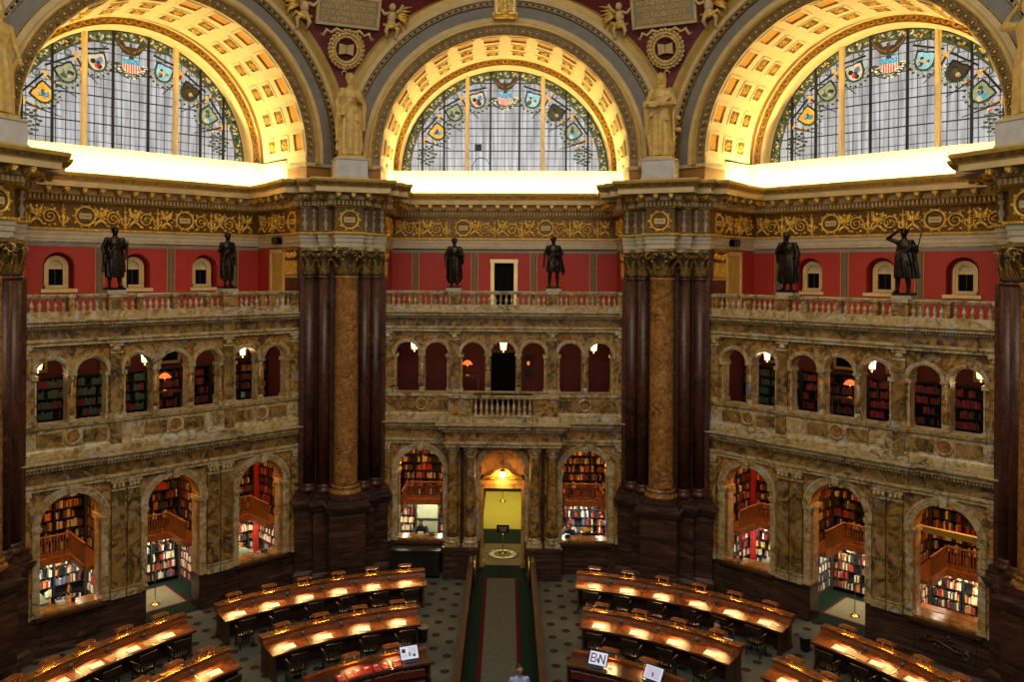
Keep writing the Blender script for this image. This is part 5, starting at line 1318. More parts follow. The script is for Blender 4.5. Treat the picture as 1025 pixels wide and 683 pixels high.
def lamp(a,R,lab,z=1.06,power=None):
    global _lamp
    Mx=PIER(a)@loc(0,R+.74,z)
    if _lamp is None:
        r=empty('desk_lamp',Mx,lab,'lamp','brown hooded reading lamps on the desk ledges')
        mb=MB(); mb.box(-.3,.3,-.05,.05,0,.02,M['brass']); mb.box(-.34,-.28,-.06,.06,0,.035,M['brass']); mb.box(.28,.34,-.06,.06,0,.035,M['brass']); mb.build('base_bar',r)
        for x in (-.15,.15):
            mb=MB(); mb.tube([(x,0,.02),(x,.0,.1),(x,-.03,.2)],.012,M['brass'],6); mb.build('bracket',r)
        mb=MB()
        # tilted box hood open beneath
        R_=Matrix.Rotation(math.radians(-14),4,'X'); mb.M=T((0,-.06,.2))@R_
        mb.box(-.22,.22,-.13,.13,.03,.055,M['hood']); mb.box(-.22,.22,.12,.135,-.02,.03,M['hood']); mb.box(-.225,-.21,-.13,.13,-.02,.03,M['hood']); mb.box(.21,.225,-.13,.13,-.02,.03,M['hood']); mb.box(-.22,.22,-.137,-.122,0.0,.03,M['hood'])
        mb.box(-.17,.17,-.08,.08,.055,.07,M['hood']); mb.M=None; hd=mb.build('hood',r)
        mb=MB(); mb.tube([(-.18,-.05,.195),(.18,-.05,.195)],.017,M['lampglow'],8); mb.build('lamp_tube',hd)
        _lamp=r
    else:
        r=copytree(_lamp,Mx,lab,'brown hooded reading lamps on the desk ledges')
    area('desk_lamp_light',Mx@T((0,-.07,.165))@Matrix.Rotation(math.radians(-36),4,'X'),.34,.09,LAMPW,(1,.58,.20),spread=math.radians(112))
    return r
LAMPW=6.5
_chair=None
def chair(a,R,lab,dr=-.36,jit=0,face=0,group='dark wooden chairs at the curved desks',zz=0):
    global _chair
    Mx=PIER(a)@loc(0,R+dr,zz,face+jit)
    if _chair is None:
        r=empty('reading_chair',Mx,lab,'chair',group); W=M['chair']
        mb=MB(); mb.box(-.24,.24,-.22,.24,.43,.47,W); mb.box(-.22,.22,-.2,.22,.38,.43,W); mb.build('seat',r)
        for x,y in ((-.2,.2),(.2,.2),(-.2,-.2),(.2,-.2)):
            mb=MB(); mb.tube([(x*1.08,y*1.1,0),(x,y,.4)],[.02,.025],W,6); mb.build('leg',r)
        mb=MB(); mb.tube([(-.21,.2,.17),(.21,.2,.17)],.012,W,5); mb.tube([(-.21,-.2,.17),(.21,-.2,.17)],.012,W,5); mb.tube([(-.21,-.2,.22),(-.21,.2,.22)],.012,W,5); mb.tube([(.21,-.2,.22),(.21,.2,.22)],.012,W,5); mb.build('stretcher',r)
        mb=MB()
        for x in (-.22,.22): mb.tube([(x,-.2,.45),(x,-.24,.7),(x,-.27,.92)],.022,W,6)
        mb.box(-.25,.25,-.3,-.25,.78,.94,W)
        for k in range(5): mb.box(-.15+.075*k-.014,-.15+.075*k+.014,-.27,-.245,.47,.8,W)
        mb.build('backrest',r)
        for s in (-1,1):
            mb=MB(); mb.tube([(s*.24,-.24,.68),(s*.27,.0,.69),(s*.25,.2,.66)],.02,W,6); mb.tube([(s*.25,.17,.66),(s*.22,.17,.45)],.016,W,6); mb.build('armrest',r)
        _chair=r
    else: r=copytree(_chair,Mx,lab,group)
    return r
def sheet(a,R,lab,kind='paper',w=.38,d=.24,dr=.19,rz=0):  # paper kind: white sheet added as the bright lamp patch on the desk
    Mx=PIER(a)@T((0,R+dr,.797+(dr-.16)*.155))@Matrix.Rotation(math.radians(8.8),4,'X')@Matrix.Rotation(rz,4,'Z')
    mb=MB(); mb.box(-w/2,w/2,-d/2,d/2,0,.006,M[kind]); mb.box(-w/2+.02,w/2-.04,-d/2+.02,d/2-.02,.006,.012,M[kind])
    n,c=('light_patch_sheet','paper') if kind=='paper' else ('folder','folder')
    return mb.build(n,M=Mx,label=lab,cat=c,group='white sheets in place of light patches under the desk lamps' if kind=='paper' else None)
R1,R2=12.38,9.38
ROWS=[('outer left desk row',R1,-43.4,-12.0,[-40.9,-35.8,-30.6,-25.4,-20.2,-15.1]),('inner left desk row',R2,-43.0,-15.2,[-39.5,-32.6,-25.7,-18.9]),
 ('outer right desk row',R1,11.7,43.5,[14.5,19.6,24.8,30.3,35.5,40.5]),('inner right desk row',R2,14.9,42.6,[18.3,25.1,32.0,38.8]),
 ('far left outer desk row',R1+.05,-77,-47.6,[-51.2,-56.1,-61.1,-65.7,-70.4]),('far left inner desk row',R2+.05,-74,-48.6,[-52.8,-58.2,-64.0]),
 ('far right outer desk row',R1+.05,47.4,77,[51.0,56.0,60.7,65.5,70.4]),('far right inner desk row',R2+.05,48.2,74,[51.8,57.8,63.8])]
ORD=['first','second','third','fourth','fifth','sixth']
rj=random.Random(5)
for nm,R,a0,a1,seats in ROWS:
    desk('reading_desk','curved polished wooden '+nm+' with a lamp at each seat',R,a0,a1,sorted(seats))
    left=seats[0]<0; so=sorted(seats,key=abs)
    for k,a in enumerate(so):
        pos='%s place from the aisle end, %s'%(ORD[k],nm)
        lamp(a,R,'lamp at '+pos); sheet(a,R,'white sheet in place of the lamp light patch at '+pos,rz=rj.uniform(-.06,.06))
        chair(a+rj.uniform(-.3,.3),R,'dark chair at '+pos,jit=rj.uniform(-.12,.12))
# folders and other things left on the desks
sheet(-14.2,R1,'long tan folder at the aisle end of the outer left desk row','tan',.62,.2,.12); sheet(13.4,R1,'long tan folder at the aisle end of the outer right desk row','tan',.62,.2,.12,0)
sheet(-59.0,R1+.05,'tan envelope on the far left outer desk, between second and third places','tan',.3,.3,.2,.1); sheet(-53.6,R1+.05,'pair of tan folders on the far left outer desk beside the first place','tan',.42,.28,.2,.05)
sheet(53.4,R1+.05,'tan folder on the far right outer desk beside the first place','tan',.6,.24,.18,-.05); sheet(42.0,R1,'small tan card on the outer end of the outer right desk row','tan',.2,.26,.2)
def can(x,y,lab):
    r=empty('waste_bin',loc(x,y),lab,'waste bin'); mb=MB(); mb.lathe([(.13,0),(.14,.02),(.17,.42),(.18,.44),(.15,.43),(.12,.05)],0,0,M['canblack'],20); mb.build('bin_body',r)
    mb=MB(); mb.lathe([(.185,.42),(.185,.46),(.17,.46)],0,0,M['greygad'],20); mb.build('rim',r)
can(-2.45,9.62,'small black waste bin at the aisle end of the inner left desk row'); can(9.4,9.5,'small black waste bin behind the far end of the outer right desk')
# ---------------- catalogue counters of the innermost ring
_vol=None
def counter(side,lab):
    a0,a1=(-46,-17.2) if side<0 else (16.6,46); r=empty('catalogue_counter',Matrix.Identity(4),lab,'counter')
    n=16; Ri=6.25
    mb=MB(); arcseg(mb,[(Ri,1.06),(Ri,1.12),(Ri+.72,1.12),(Ri+.72,1.06)],a0,a1,n,M['wood']); mb.build('countertop',r)
    mb=MB(); arcseg(mb,[(Ri+.66,1.12),(Ri+.66,1.2),(Ri+.82,1.2),(Ri+.82,1.0)],a0,a1,n,M['desk']); mb.build('rear_lip',r)
    mb=MB(); arcseg(mb,[(Ri+.34,0),(Ri+.34,1.06),(Ri+.66,1.06),(Ri+.66,0)],a0+.3,a1-.3,n,M['wood']); mb.build('body',r)
    for a in (a0+.3,(a0+a1)/2,a1-.3):
        mb=MB(); mb.M=PIER(a)@loc(0,Ri+.2); mb.box(-.03,.03,-.15,.2,0,1.06,M['wood']); mb.M=None; mb.build('upright',r)
    for z in (.06,.4,.74): mb=MB(); arcseg(mb,[(Ri+.06,z),(Ri+.06,z+.025),(Ri+.34,z+.025),(Ri+.34,z)],a0+.3,a1-.3,n,M['wood']); mb.build('shelf',r)
    R=random.Random(side+5)
    global _vol
    if _vol is None:
        mb=MB(); mb.box(-.5,.5,.04,1,0,1,M['bk_dark red']); mb.tube([(0,.12,0),(0,.12,1)],.45,M['bk_dark red'],8) if 0 else mb.box(-.46,.46,0,.04,.02,.98,M['bk_dark red']); mb.box(-.47,.47,-.01,.0,.7,.8,M['bk_cream'])
        o=mb.build('bound_volume'); _vol=o.data; bpy.data.objects.remove(o)
    sd='left' if side<0 else 'right'
    for z,zn in ((.765,'top'),(.425,'lower')):
        a=a0+1.0
        while a<a1-1.2:
            w=R.uniform(.42,.55); h=R.uniform(.2,.25)
            o=bpy.data.objects.new('bound_volume',_vol); COL.objects.link(o); o.matrix_world=PIER(a)@loc(0,Ri+.1,z)@Matrix.Diagonal((.052,.2,h,1)); o['label']='dark red bound volume on the %s shelf of the bottom %s counter'%(zn,sd); o['category']='book'; o['group']='dark red volumes on the %s shelf of the %s counter'%(zn,sd); a+=w
    return r
counter(-1,'dark wooden catalogue counter at the bottom left, lined with red booklets'); counter(1,'dark wooden catalogue counter at the bottom right with two page stands')
_bk=None
for k,a in enumerate([-39.4,-37.0,-34.9,-32.6,-30.3,-28.0,-25.3]):
    Mx=PIER(a)@T((0,6.46,1.125))@Matrix.Rotation(math.radians(10),4,'X')
    lab='red covered booklet on the bottom left counter, %s from the page stand'%(['seventh','sixth','fifth','fourth','third','second','first'][k])
    if _bk is None:
        _bk=empty('red_booklet',Mx,lab,'booklet','red booklets in a row on the left counter')
        mb=MB(); mb.box(-.11,.11,-.15,.15,.035,.05,M['redcover']) if 'redcover' in M else mb.box(-.11,.11,-.15,.15,.035,.05,M['bk_red']); mb.box(-.112,-.105,-.15,.15,0,.05,M['bk_red']); mb.build('cover',_bk)
        mb=MB(); mb.box(-.105,.108,-.145,.145,.005,.035,M['paper']); mb.build('pages',_bk)
        mb=MB(); mb.box(-.05,.05,.04,.09,.05,.053,M['paper']); mb.build('title_label',_bk)
    else: copytree(_bk,Mx,lab,'red booklets in a row on the left counter')
def stand(a,R,lab,style):
    Mx=PIER(a)@T((0,R,1.12)); r=empty('page_stand',Mx,lab,'display stand'); S=T((0,.05,.03))@Matrix.Rotation(math.radians(50),4,'X')
    mb=MB(); mb.box(-.16,.16,-.1,.12,0,.02,M['canblack']); mb.tube([(0,.08,0),(0,.1,.2)],.018,M['canblack'],6); mb.build('foot',r)
    mb=MB(); mb.M=S; mb.box(-.27,.27,-.02,.36,0,.02,M['canblack']); mb.M=None; bb=mb.build('backboard',r)
    mb=MB(); mb.M=S; mb.box(-.24,.24,0.0,.33,.02,.026,M['pageglow']); mb.M=None; mb.build('page',bb)
    mb=MB(); mb.M=S
    if style=='BN':
        D=M['canblack']; z=.026;z2=.03
        mb.box(-.2,-.17,.05,.28,z,z2,D)
        for y in (.05,.15,.25): mb.box(-.17,-.08,y,y+.03,z,z2,D)
        mb.box(-.08,-.05,.07,.15,z,z2,D); mb.box(-.08,-.05,.18,.26,z,z2,D)
        mb.box(.02,.05,.05,.28,z,z2,D); mb.box(.16,.19,.05,.28,z,z2,D)
        mb.add([(.05,.28,z2),(.05,.22,z2),(.16,.05,z2),(.16,.11,z2)],[(0,1,2,3)],D)
    elif style=='photo':
        mb.box(-.2,-.1,.17,.27,.026,.029,M['canblack']); mb.box(.1,.16,.05,.12,.026,.029,M['canblack'])
        for k in range(8): mb.box(-.02,.2,.28-.03*k,.288-.03*k,.026,.028,M['greystone'])
        for k in range(3): mb.box(-.21,-.06,.12-.03*k,.128-.03*k,.026,.028,M['greystone'])
    else:
        for k in range(13): mb.box(-.2,.2,.3-.022*k,.307-.022*k,.026,.028,M['greystone'])
    mb.M=None; mb.build('printing',bb)
stand(-21.8,6.5,'page stand with pictures at the aisle end of the bottom left counter','photo')
stand(23.6,6.45,'page stand with large black letters on the bottom right counter','BN'); stand(36.8,6.5,'page stand with a close printed sheet on the bottom right counter','text')
mb=MB(); mb.box(-.07,.07,-.1,.1,0,.01,M['paper']); mb.box(-.02,.02,-.03,.03,.01,.013,M['bk_red']); mb.build('card',M=PIER(26.6)@T((0,6.5,1.13))@Matrix.Rotation(.3,4,'X'),label='small white card with a red mark beside the lettered stand',cat='card')
for a,l in ((-35.0,'counter lamp behind the red booklets on the bottom left counter'),(-25.4,'counter lamp beside the page stand on the bottom left counter'),(25.5,'counter lamp beside the lettered stand on the bottom right counter'),(34.6,'counter lamp beside the printed sheet on the bottom right counter')): lamp(a,6.25,l,z=1.2)
# low wooden partitions of the aisle
for s,l in ((-1,'left'),(1,'right')):
    r=empty('aisle_partition',loc(s*1.14,5),'low wooden partition along the %s side of the central aisle'%l,'partition','wooden partitions of the aisle')
    mb=MB(); mb.box(-.05,.05,-3,9.4,0,.86,M['woodpart']); mb.build('panelling',r)
    mb=MB(); mb.box(-.1,.1,-3,9.4,.86,.92,M['woodpart']); mb.build('cap_rail',r)
    for k in range(7):
        mb=MB(); y=9.3-2*k; mb.box(-.085,.085,y-.09,y+.09,0,.9,M['woodpart']); mb.build('post',r)
    mb=MB(); mb.box(-.06,.06,9.15,9.42,.92,1.0,M['brass']); mb.build('brass_plate',r)
    r=empty('gate_leaf',loc(s*1.0,14.28),'yellow brass edged gate leaf %s of the doorway'%l,'gate'); mb=MB(); mb.box(-.03,.03,-.3,.3,.1,.95,M['goldpaint']); mb.build('leaf',r); mb=MB(); mb.tube([(0,-.3,0),(0,-.3,1.0)],.03,M['brass'],8); mb.build('hinge_post',r)
# ============================================================ FIGURES
def remeshed(mb,vox,smooth=2):
    me=bpy.data.meshes.new('tmp'); me.from_pydata(mb.v,[],mb.f); me.update()
    o=bpy.data.objects.new('tmp',me); COL.objects.link(o)
    m=o.modifiers.new('r','REMESH'); m.mode='VOXEL'; m.voxel_size=vox; m.use_smooth_shade=True
    if smooth: s=o.modifiers.new('s','SMOOTH'); s.iterations=smooth; s.factor=.5
    bpy.context.view_layer.update()
    ev=o.evaluated_get(bpy.context.evaluated_depsgraph_get()); out=bpy.data.meshes.new_from_object(ev)
    bpy.data.objects.remove(o); return out
class Fig:
    def __init__(s): s.mb=MB(); s.prims=[]
    def cap(s,p0,p1,r0,r1,mat,n=12):
        P0,P1=Vector(p0),Vector(p1); s.mb.tube([p0,p1],[r0,r1],mat,n); s.mb.ell(p0,(r0,)*3,mat,12,8); s.mb.ell(p1,(r1,)*3,mat,12,8); s.prims.append((P0,P1,r0,r1,mat))
    def ell(s,c,r,mat,R=None):
        s.mb.ell(c,r,mat,16,10,R); s.prims.append((Vector(c),Vector(c)+Vector((0,0,1e-4)),sum(r)/3,sum(r)/3,mat))
    def loft(s,secs,mat,n=44,fold=0,amp=0,tw=0,ph=0):
        """secs: (cx,cy,z,rx,ry,ampfactor)"""
        v=[];f=[]
        for j,(cx,cy,z,rx,ry,af) in enumerate(secs):
            for i in range(n):
                t=2*PI*i/n; w=math.sin(fold*t+tw*z+ph)+.45*math.sin((fold*2-3)*t+ph*2+2.1*tw*z); k=1+amp*af*w
                v.append((cx+rx*k*math.cos(t),cy+ry*k*math.sin(t),z))
        for j in range(len(secs)-1):
            for i in range(n): f.append((j*n+i,j*n+(i+1)%n,(j+1)*n+(i+1)%n,(j+1)*n+i))
        f.append(tuple(range(n))[::-1]); f.append(tuple(range((len(secs)-1)*n,len(secs)*n)))
        s.mb.add(v,f,mat,True)
        for a,b in zip(secs,secs[1:]): s.prims.append((Vector((a[0],a[1],a[2])),Vector((b[0],b[1],b[2])),(a[3]+a[4])/2,(b[3]+b[4])/2,mat))
    def hand(s,w,d,side,mat,curl=.5,up=(0,0,1)):
        """w wrist, d direction of fingers"""
        W=Vector(w);D=Vector(d).normalized();U=Vector(up); X=D.cross(U); 
        if X.length<.1: X=D.cross(Vector((0,1,0)))
        X.normalize(); U=X.cross(D).normalized()
        C=W+D*.05; out=[]
        R=Matrix((X,D,U)).transposed(); s.mb_extra.append(('ell',tuple(C),(.04,.055,.018),mat,R))
        for k,l in enumerate((.068,.078,.072,.055)):
            o=C+X*(.03-.02*k)*side+D*.045; m=o+D*l*.5-U*.006; e=m+(D*math.cos(curl*1.4)-U*math.sin(curl*1.4))*l*.55
            s.mb_extra.append(('tube',[tuple(o),tuple(m),tuple(e)],[.009,.0085,.007],mat))
        o=C+X*.038*side-D*.015; m=o+X*.025*side+D*.025; e=m+D*.03
        s.mb_extra.append(('tube',[tuple(o),tuple(m),tuple(e)],[.011,.010,.008],mat))
    mb_extra=None
    def finish(s,name,Mx,scale,vox,smooth=2,parent=None,**tags):
        me=remeshed(s.mb,vox,smooth)
        mats=[]
        for p in s.prims:
            if p[4] not in mats: mats.append(p[4])
        nv=len(me.vertices); co=np.empty(nv*3); me.vertices.foreach_get('co',co); V=co.reshape(-1,3)
        polys=[tuple(p.vertices) for p in me.polygons]
        idx=[0]*len(polys)
        if len(mats)>1:
            Cn=np.array([V[list(p)].mean(axis=0) for p in polys]); best=np.full(len(polys),1e9); bi=np.zeros(len(polys),int)
            for P0,P1,r0,r1,mt in s.prims:
                a=np.array(P0);b=np.array(P1);ab=b-a; t=np.clip(((Cn-a)@ab)/max(ab@ab,1e-9),0,1); d=np.linalg.norm(Cn-(a+t[:,None]*ab),axis=1)-(r0+(r1-r0)*t)
                m=d<best; best[m]=d[m]; bi[m]=mats.index(mt)
            idx=list(bi)
        mb=MB(); mb.v=[tuple(x) for x in V.tolist()]; mb.f=[list(p) for p in polys]; mb.mats=mats; mb.m=[int(i) for i in idx]; mb.sm=[True]*len(polys)
        for e in (s.mb_extra or []):
            if e[0]=='ell': mb.ell(e[1],e[2],e[3],10,7,e[4])
            else: mb.tube(e[1],e[2],e[3],7); [mb.ell(q,(r_,)*3,e[3],7,5) for q,r_ in zip(e[1],e[2])]
        return mb.build(name,parent,(Mx@Matrix.Scale(scale,4)) if parent is None else Mx,**tags)
def head(F,c,mat,hmat=None,face=(0,-1),beard=None,hair='short',s=1.0):
    """c = centre of skull; face dir in xy"""
    C=Vector(c); fd=Vector((face[0],face[1],0)).normalized(); sd=Vector((-fd.y,fd.x,0)); hm=hmat or mat
    def P(a,b,z): q=C+fd*a+sd*b; return (q.x,q.y,C.z+z)
    F.ell(P(0,0,.02),(.078*s,.088*s,.105*s),mat); F.ell(P(.02,0,-.055),(.058*s,.06*s,.062*s),mat)
    F.cap(P(.085,0,.02),P(.105,0,-.018),.011,.016,mat)                  # nose
    for k in (-1,1):
        F.ell(P(.07,k*.032,.028),(.022,.016,.01),mat); F.ell(P(.065,k*.04,-.02),(.024,.02,.022),mat); F.ell(P(-.005,k*.08,0),(.012,.02,.03),mat)
    F.ell(P(.078,0,-.05),(.022,.022,.009),mat); F.ell(P(.06,0,-.098),(.03,.026,.02),mat)
    F.ell(P(-.018,0,.05),(.088*s,.09*s,.088*s),hm)
    if hair=='curly':
        for k in range(14):
            a=k*2.4; F.ell(P(-.02+.08*math.cos(a)*.9,.08*math.sin(a),.02+.06*((k*7)%5)/5),(.036,)*3,hm)
    if hair=='long':
        for k in (-1,1): F.cap(P(-.03,k*.075,.03),P(-.04,k*.085,-.14),.04,.028,hm)
        F.cap(P(-.08,0,.02),P(-.07,0,-.16),.06,.05,hm)
    if hair=='bun': F.ell(P(-.11,0,.04),(.05,.05,.05),hm); F.cap(P(0,-.07,.09),P(0,.07,.09),.03,.03,hm)
    if beard:
        F.ell(P(.055,0,-.1),(.05,.045,.07),beard)
def statue(name,Mx,scale,mat,lab,cat,group,sp):
    F=Fig(); m=mat; F.mb_extra=[]
    hx=sp.get('hx',0); f=sp.get('face',(0,-1))
    F.cap((hx*.5,0,1.43),(hx,-.01,1.54),.075,.065,m); head(F,(hx,-.015,1.64),m,s=1.2,face=f,hair=sp.get('hair','curly'),beard=m if sp.get('beard') else None)
    sh=sp.get('sh',.19)
    F.loft([(0,.0,.98,.15,.11,0),(0,0,1.1,.15,.115,.5),(0,-.01,1.28,.18,.13,.6),(0,0,1.40,.19,.11,.5),(0,0,1.47,.10,.07,0)],m,fold=7,amp=.035,tw=7)
    for k,sd in ((0,-1),(1,1)):
        e,h=sp['arms'][k]; s0=(sd*sh,0,1.40)
        F.cap(s0,e,.07,.053,m); F.cap(e,h,.052,.036,m)
        d=Vector(h)-Vector(e); F.hand(h,d,sd,m,.6)
        if sp.get('sleeve'): 
            F.cap(s0,e,.085,.09,m); q=Vector(e)+(Vector(h)-Vector(e))*.4; F.cap(e,tuple(q),.09,.07,m); F.cap(e,(e[0]*1.05,e[1]+.03,e[2]-.3),.07,.03,m)
    z1=sp.get('hem',.06); rb=sp.get('rb',.24); nf=sp.get('nf',9); rt=sp.get('rt',.16)
    secs=[]
    for k in range(13):
        t=k/12; z=z1+(1.06-z1)*t; rx=rb+(rt-rb)*t**.8+.03*math.sin(PI*t); secs.append((sp.get('lean',0)*(1-t),-.01,z,rx,rx*sp.get('dr',.72),1.1-.6*t))
    F.loft(secs,m,fold=nf,amp=sp.get('amp',.12)*(1.35 if scale>1.5 else 1),tw=sp.get('tw',2.5))
    for sd,x in ((-1,sp.get('fx',(-.1,.1))[0]),(1,sp.get('fx',(-.1,.1))[1])):
        F.cap((sd*.09,0,.95),(x*1.0,-.06,.5),.10,.07,m); F.cap((x,-.05,.46),(x*1.05,.02,.3),.062,.068,m); F.cap((x*1.05,.02,.3),(x*1.1,0,.07),.066,.042,m); F.cap((x*1.1,.02,.045),(x*1.25,-.15,.03),.048,.034,m)
    if sp.get('cloak'):
        c=sp['cloak']; zz=c.get('z',.35); w=c.get('w',.3)
        secs=[(c.get('x',0)*(1-k/10),.07,zz+(1.46-zz)*k/10,w+(.2-w)*(k/10)**1.5,.15,1.2-.7*k/10) for k in range(11)]
        F.loft(secs,m,fold=8,amp=.13,tw=1.5,ph=1)
    if sp.get('sash'):
        for k in range(4): F.cap((.19,-.06,1.40-.05*k),(-.17,-.13,1.02-.05*k),.035,.035,m); 
        for k in range(3): F.cap((-.18,-.1,1.0-.06*k),(.17,-.13,.86-.05*k),.03,.03,m)
    for e in sp.get('extra',[]): F.cap(*e,m)
    r=empty(name,Mx,lab,cat,group)
    mb=MB(); b=sp.get('base',.25); mb.box(-b,b,-b*.85,b*.85,-.0,.06,sp.get('bm',mat)); o=mb.build('plinth',r); o.scale=(scale,)*3
    o=F.finish('figure',T((0,0,.05*scale))@Matrix.Scale(scale,4),1,.017,1,parent=r)
    for pn,fn in sp.get('parts',[]):
        mb=MB(); fn(mb); o=mb.build(pn,r); o.scale=(scale,)*3
    return r
BZ=M['bronze']; T=Matrix.Translation
GRP='bronze statues standing on the gallery balustrades'
STZ=11.0
def bst(b,u,lab,sp,sc=1.17,bl=''):
    r=statue('bronze_statue',BAY(b)@loc(u,.12,STZ),sc*.945,BZ,lab,'statue',GRP,sp)
    mb=MB(); mb.box(-.3,.3,-.25,.25,-.12,-.02,M['creamgrey']); mb.box(-.27,.27,-.22,.22,-.02,0,M['siena_light']); mb.build('base_block',r,label='pale stone block under the bronze')
bst(-1,-1.9,'dark bronze statue in a draped robe holding a tall rod, outer left bay',dict(hem=.3,rb=.24,rt=.2,tw=4,sash=1,fx=(-.13,.13),arms=[((-.33,.02,1.15),(-.3,-.08,.86)),((.33,-.02,1.12),(.27,-.16,1.0))],cloak=dict(z=.45,w=.3),sh=.22,
   extra=[((-.3,-.1,.9),(-.32,-.12,.7),.07,.05)],parts=[('rod',lambda m:m.tube([(.3,-.17,.06),(.3,-.17,1.42)],.02,BZ,7))]),1.17,'the robed bronze holding a rod')
bst(-1,1.9,'slender dark bronze statue with one forearm raised, inner left bay',dict(hem=.22,rb=.19,rt=.16,tw=3.5,sash=1,fx=(-.07,.1),arms=[((-.27,.04,1.15),(-.34,-.14,1.2)),((.25,.03,1.12),(.27,-.02,.84))],hair='short',cloak=dict(z=.3,w=.2)),1.14,'the slender bronze with a raised forearm')
bst(0,-1.92,'dark bronze statue in a long open gown, left of the gallery door',dict(hem=.12,rb=.22,rt=.2,tw=.5,nf=7,amp=.13,sleeve=1,beard=1,arms=[((-.3,.02,1.12),(-.3,-.1,.85)),((.3,.0,1.12),(.14,-.17,1.2))],cloak=dict(z=.25,w=.27)),1.12,'the gowned bronze left of the gallery door')
bst(0,1.92,'dark bronze statue with bare calves and a slanting cloak, right of the gallery door',dict(hem=.52,rb=.22,rt=.17,tw=2,fx=(-.12,.13),arms=[((-.3,.02,1.12),(-.33,-.02,.84)),((.31,.02,1.15),(.1,-.19,1.12))],cloak=dict(z=.52,w=.27,x=.12),sash=1,
   extra=[((.2,.05,.9),(.36,.03,.42),.09,.03)]),1.17,'the bare-legged bronze right of the gallery door')
bst(1,-1.8,'bulky dark bronze statue wrapped in a heavy mantle with bowed head, inner right bay',dict(hem=.2,rb=.24,rt=.24,tw=1.5,face=(-.4,-1),hx=-.04,beard=1,sleeve=1,arms=[((-.3,-.06,1.15),(-.08,-.17,1.42)),((.3,.02,1.1),(.3,-.1,.85))],cloak=dict(z=.25,w=.33),sh=.22),1.19,'the bulky mantled bronze')
bst(1,1.95,'dark bronze statue shading its eyes with one arm and holding a rod, outer right bay',dict(hem=.42,rb=.24,rt=.17,tw=3,fx=(-.16,.1),lean=.03,arms=[((-.42,-.04,1.50),(-.12,-.12,1.70)),((.33,.0,1.12),(.36,-.12,1.22))],cloak=dict(z=.4,w=.3,x=.05),sash=1,
   parts=[('rod',lambda m:m.tube([(.3,-.2,.85),(.5,-.1,1.82)],.016,BZ,7))]),1.2,'the bronze shading its eyes')
GM=M['goldstat']; GG='tall gold toned plaster figures on the pier cornices'
def gst(d,lab,sp,sc=1.72): statue('gilded_statue',PIER(d)@loc(0,14.75,15.71),sc,GM,lab,'statue',GG,sp)
gst(-22.5,'tall gold toned robed woman holding her drapery, above the left column',dict(hem=.03,rb=.22,rt=.16,nf=12,amp=.12,tw=.3,sh=.17,hair='bun',arms=[((-.28,.03,1.14),(-.25,-.08,.86)),((.29,.0,1.15),(.12,-.19,1.2))],cloak=dict(z=.12,w=.26),sash=1,base=.27,
   extra=[((-.27,-.05,.9),(-.27,-.02,.35),.06,.04),((.29,0,1.1),(.31,.02,.6),.06,.03)]))
gst(22.5,'tall gold toned woman holding a tablet before her, above the right column',dict(hem=.03,rb=.22,rt=.16,nf=8,amp=.08,tw=.8,hair='long',arms=[((-.29,-.02,1.13),(-.24,-.22,1.1)),((.29,-.02,1.14),(.06,-.24,1.07))],sash=1,base=.26,extra=[((-.27,-.15,1.05),(-.26,-.05,.55),.06,.07),((-.26,-.05,.55),(-.2,-.02,.1),.05,.03)],
   parts=[('tablet',lambda m:m.box(-.3,.03,-.29,-.22,1.08,1.2,GM)),('plant_trunk',lambda m:(m.tube([(.24,.05,.05),(.27,.06,.5),(.25,.05,.9),(.3,.06,1.35)],[.05,.035,.03,.015],GM,7))),('flower',lambda m:(m.ell((.36,0,.62),(.07,.06,.05),GM,8,5),m.ell((.36,-.04,.86),(.06,.06,.05),GM,8,5)))]))
gst(-67.5,'gold toned figure cut off by the far left edge of the view',dict(hem=.03,rb=.25,rt=.18,nf=10,amp=.09,hair='long',arms=[((-.28,.03,1.14),(-.25,-.08,.86)),((.29,.0,1.15),(.28,-.12,.95))],cloak=dict(z=.12,w=.27)))
gst(67.5,'gold toned figure with one arm raised to its head at the far right edge',dict(hem=.03,rb=.2,rt=.15,nf=8,amp=.08,hair='curly',arms=[((-.42,.0,1.42),(-.16,-.02,1.68)),((.28,.0,1.12),(.25,-.08,.86))],lean=-.03,base=.26))
